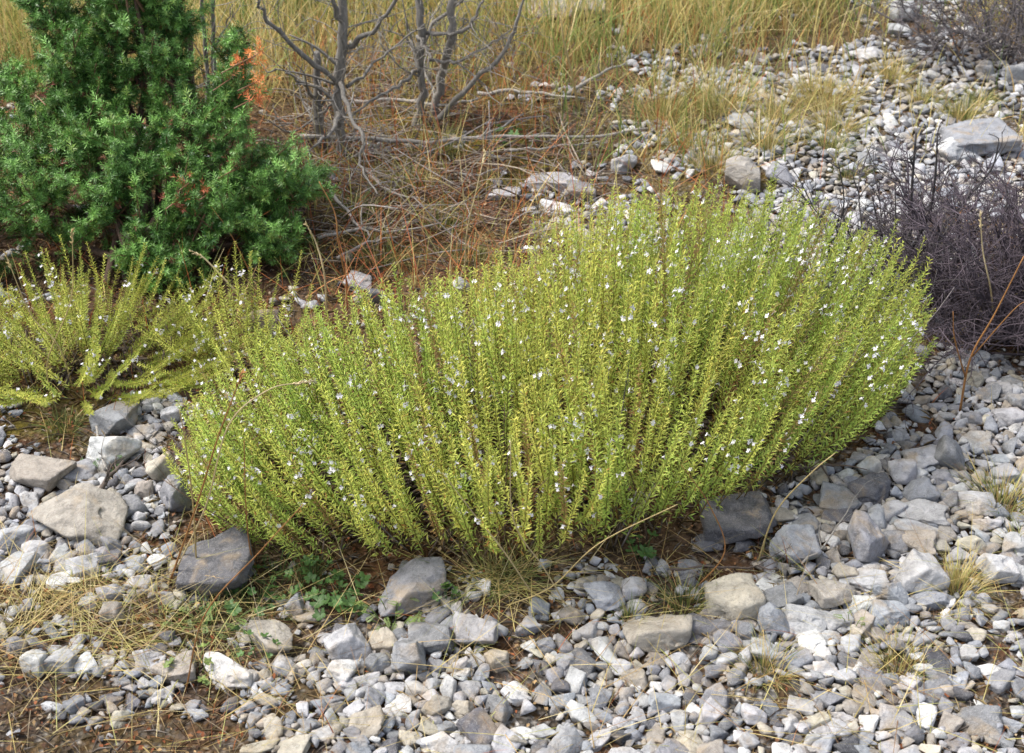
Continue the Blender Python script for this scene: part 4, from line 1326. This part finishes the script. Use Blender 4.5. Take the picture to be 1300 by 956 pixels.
def brushwood():
    r = np.random.default_rng(91); a = Acc()
    for _ in range(800):
        px, py = r.uniform(375, 760), r.uniform(95, 350)
        if r.random() > (1.0 if (px < 600 and py < 300) else .35): continue
        g = G(px, py)
        az = r.normal(0, .7) + (math.pi if r.random() < .5 else 0); el = abs(r.normal(0, .22)); L = r.uniform(.04, .24)
        d = np.array([math.cos(az) * math.cos(el), math.sin(az) * math.cos(el), math.sin(el)])
        p0 = g + [0, 0, r.uniform(.002, .03)]
        pts = spline([p0, p0 + d * L * .5 + r.normal(size=3) * L * .09, p0 + d * L + r.normal(size=3) * L * .12], 3)
        pts[:, 2] = np.maximum(pts[:, 2], terrain(pts[:, 0], pts[:, 1]) + .002)
        rad = r.uniform(.0008, .0026)
        v, f = tube(pts, np.linspace(rad, rad * .5, len(pts)), 4)
        a.add(v, f, np.array([(.30, .27, .25), (.20, .13, .09), (.14, .10, .08), (.36, .30, .23)][r.integers(4)]) * r.uniform(.7, 1.2))
    o = a.build("brushwood", M_BARK); tag(o, "tangle of fine broken dead twigs under the leafless shrubs", "twigs", kind="stuff")
brushwood()

# ------------------------------------------------------------------ tussocks
def tussock(px, py, rad, Hm, n, straw, label, spread=.7, seed=0, w=.0018):
    if 1000 < px and py < 240: Hm *= .75
    n = int(n * (2.0 if py < 400 else 1.1)); rad *= .9 if py < 400 else .85; Hm *= .62 if py > 400 else .85
    straw = min(1, straw + .05)
    r = np.random.default_rng(seed + 800)
    g = G(px, py)
    a_, q = r.uniform(0, 6.28, n), np.sqrt(r.random(n)) * rad
    x, y = g[0] + q * np.cos(a_), g[1] + q * np.sin(a_)
    roots = np.stack([x, y, terrain(x, y)], -1)
    c = np.where(r.random((n, 1)) < straw, pick(STRAW, n, r=r) * 1.05, pick(GREENISH, n, r=r))
    lean = np.clip(q / rad * spread + r.normal(0, .2, n), 0, .97) if spread < .9 else r.uniform(.75, .97, n)
    V, F, C = blades(roots, Hm * r.uniform(.3, 1.4, n), (a_ + r.normal(0, .5, n)) if spread < .9 else r.uniform(0, 6.28, n), lean, r.uniform(.5, 1.1, n) * w, c * .85, c * 1.05, 5, .5, r)
    A = Acc(); A.add(V, F, C)
    o = A.build("grass_tuft", M_GRASS, None, g, smooth=False); tag(o, label, "grass tuft", "grass tufts growing among the stones")
for i, (px, py, rad, H, n, sw, l) in enumerate(TUS): tussock(px, py, rad, H, n, sw, l, seed=i, spread=.95 if "flattened" in l or "splayed" in l else .75)

# single long grass stalks and dry flower stems ------------------------------------
def stalk(pts, rp, tone, label, head=False, name="grass_stalk", side=None, seed=0):
    r = np.random.default_rng(seed + 60)
    q = [G(*pts[0][:2])]
    for p in pts[1:]: q.append(P(p[0], p[1], q[0][1] + p[2]))
    q = spline(np.array(q), 7)
    dep = proj(*q[0])[2]; rr = rp * dep / FPX
    a = Acc(); v, f = tube(q, np.linspace(rr, rr * .5, len(q)), 5); a.add(v, f, tone)
    for s_ in (side or []):
        qs = spline(np.array([P(p[0], p[1], q[0][1] + p[2]) for p in s_]), 5)
        v, f = tube(qs, np.linspace(rr * .7, rr * .3, len(qs)), 4); a.add(v, f, tone)
    o = a.build(name, M_GRASS, None, q[0]); tag(o, label, "stalk", "single dry stalks")
    if head:
        h = Acc(); d = unit(q[-1] - q[-3]); L = .028
        for k in range(14):
            t = k / 13; c = q[-1] + d * (t - .6) * L; dd = unit(d + r.normal(size=3) * .35)
            v, f = tube(np.array([c, c + dd * .004, c + dd * .008]), [.0006, .0013, .0003], 4); h.add(v, f, tone * 1.2)
        hd = h.build("seed_head", M_GRASS, o)
ST, PS, RS = np.array([.48, .38, .18]), np.array([.58, .48, .28]), np.array([.38, .19, .07])
STALKS = [
 ([(215,740),(250,640,-.02),(275,560,-.03),(305,480,-.04)],1.5,RS,"rusty stalk leaning right across the bush's left end",True),
 ([(225,720),(262,640,-.04),(290,540,-.06),(340,495,-.05),(385,485,-.03)],1.2,PS,"pale stalk arching over the bush's left side",True),
 ([(250,730),(245,640,-.03),(235,560,-.04),(228,520,-.05)],1.2,ST,"upright straw stalk at the bush's left edge",False),
 ([(330,730),(318,700,-.04),(312,640,-.1),(310,560,-.12)],1.1,RS,"thin reddish stalk in front of the dark slab",False),
 ([(95,500),(75,440,0),(40,400,.02),(10,330,.04)],1.1,ST,"straw stalk leaning left through the left shrub",True),
 ([(70,520),(60,460,0),(90,380,.02),(92,300,.03)],1.0,ST,"upright stalk before the juniper's left side",True),
 ([(345,420),(300,370,.0),(262,330,.02),(250,322,.02)],1.6,PS,"thick pale stalk slanting before the juniper's foot",True),
 ([(415,400),(412,350,.0),(402,310,.02),(392,290,.02)],1.6,PS,"pale stalk with seed head between juniper and bush",True),
 ([(445,380),(430,310,.0),(425,270,.02),(405,230,.04)],1.2,RS,"rusty stalk beside the juniper's right flank",False),
 ([(590,370),(592,300,0),(605,240,.0),(614,200,.02)],1.1,PS,"tall straw stalk standing in the litter behind the bush",True),
 ([(640,330),(600,260,0),(560,230,.0),(545,225,.02)],1.0,ST,"curved stalk bending left behind the bush",False),
 ([(735,140),(725,90,0),(715,50,.0),(712,20,.02)],1.8,ST,"tall straw stalk before the broad low rock",True),
 ([(1218,525),(1232,455,0),(1262,400,.0),(1300,325,.0)],1.6,RS,"reddish branching stem crossing the dark shrub",False,[[(1232,455,0),(1285,395,0),(1305,380,0)],[(1226,480,0),(1212,430,0),(1210,395,0)]]),
 ([(1262,420),(1258,370,-.15),(1248,320,-.15),(1245,280,-.15)],1.3,PS,"straight pale stalk in the dark shrub",True),
 ([(680,760),(640,700,-.05),(600,650,-.06),(562,600,-.06)],1.0,PS,"pale stalk leaning left across the bush front",False),
 ([(720,770),(690,720,-.05),(652,660,-.08),(648,560,-.1)],1.0,PS,"thin pale stalk rising before the bush's middle",False),
 ([(960,720),(985,650,-.02),(1030,600,-.03),(1060,575,-.02)],1.2,ST,"straw stalk leaning right under the bush's right end",False),
 ([(880,750),(920,700,-.04),(900,640,-.05),(865,590,-.06)],1.0,RS,"reddish stalk before the large shaded rock",False),
 ([(235,880),(260,780,-.01),(330,700,-.03),(385,640,-.04)],1.1,RS,"long thin rusty stalk from the herbs up to the bush",False),
 ([(640,770),(700,745,-.05),(760,690,-.09),(860,640,-.11)],1.1,ST,"straw stalk slanting right from the wide tussock",False),
]
for i, s_ in enumerate(STALKS):
    stalk(s_[0], s_[1], s_[2], s_[3], s_[4], side=s_[5] if len(s_) > 5 else None, seed=i, name="dry_stem" if "stem" in s_[3] else "grass_stalk")

# ------------------------------------------------------------------ low green herbs
def herb(px, py, n, rad, size, label, colr, ferny=False, seed=0):
    r = np.random.default_rng(seed + 1500)
    g = G(px, py); root = empty("leafy_herb", g); tag(root, label, "plant", "low green herbs in front of the bush")
    for i in range(n):
        a = r.uniform(0, 6.28); q = math.sqrt(r.random()) * rad
        p0 = np.array([g[0] + q * .4 * math.cos(a), g[1] + q * .4 * math.sin(a), g[2]])
        c = np.array([g[0] + q * math.cos(a), g[1] + q * math.sin(a), g[2] + r.uniform(.012, .038)])
        A = Acc()
        pc = colr * r.uniform(.7, 1.35)
        pts = spline([p0, (p0 + c) / 2 + [0, 0, .006], c], 3)
        v, f = tube(pts, .0007, 3); A.add(v, f, pc * 1.1)
        s = size * r.uniform(.45, .95)
        nrm = unit(np.array([math.cos(a) * .4 + r.normal() * .25, math.sin(a) * .4 + r.normal() * .25, 1]))
        M = rot_to(nrm, r.uniform(0, 6.28))
        if ferny:
            L = s * 1.7
            for k in range(7):
                for sg in (-1, 1):
                    t = k / 7; b = np.array([t * L, 0, 0]); l = s * .55 * (1 - t * .6)
                    e = b + np.array([.6 * l, sg * l, .1 * l]); m1 = b + np.array([.05 * l, sg * l * .55, .1 * l]); m2 = b + np.array([.55 * l, sg * l * .45, .1 * l])
                    A.add(np.stack([b, m1, e, m2]) @ M + c, np.array([[0, 1, 2], [0, 2, 3]]), pc)
        else:
            # palmate leaf with toothed lobes
            k = 36; th = np.linspace(0, 2 * math.pi, k, endpoint=False)
            rr = s * (.62 + .38 * np.abs(np.cos(th * 2.5)) ** .8) * (1 + .08 * np.cos(th * 18))
            rr *= np.where(np.abs(((th + math.pi) % (2 * math.pi)) - math.pi) > 2.85, .25, 1)
            V = np.stack([rr * np.cos(th), rr * np.sin(th), .12 * rr * np.cos(5 * th) + .15 * rr ** 2 / s], -1)
            V = np.vstack([V, [[0, 0, -.002]]])
            j = np.arange(k); A.add(V @ M + c, np.stack([np.full(k, k), j, (j + 1) % k], -1), pc)
        A.build("leaf", M_HERB, root, smooth=True)
HG, HY = np.array([.085, .17, .045]), np.array([.18, .25, .07])
for i, h in enumerate([(430,770,26,.055,.014,"bright green herb with lobed leaves left of the big smooth grey boulder",HG,False),
    (400,745,16,.04,.012,"green lobed herb beside the narrow upright stone",HG,False),
    (565,770,10,.025,.011,"small round-leaved green herb at the grey boulder's right foot",HG,False),
    (500,790,22,.05,.012,"yellow-green feathery herb below the grey boulder",HY,True),
    (305,775,26,.07,.013,"dark green lobed herb below the large blue-grey slab",HG*.9,False),
    (270,800,24,.08,.012,"feathery green herb right of the yellow straw",HY*.9,True),
    (350,740,14,.05,.012,"green feathery herb in the shade under the bush's left end",HG,True),
    (815,712,8,.03,.014,"dark green leaves in the shade under the bush front",HG*.8,False),
    (330,838,8,.03,.010,"sparse green herb above the flat white block",HG,False),
    (130,600,10,.04,.009,"fine green herb between the white craggy rock and the tan one",HG,True),
    (247,862,10,.04,.010,"green herb at the bottom beside the orange-stained stone",HY,False),
    (655,180,10,.06,.018,"green lobed herb near the longest fallen stick",HG,False),
    (1080,800,4,.02,.009,"tiny green sprig standing in the right gravel",HY,True)]):
    herb(h[0], h[1], h[2], h[3], h[4], h[5], h[6], h[7], i)
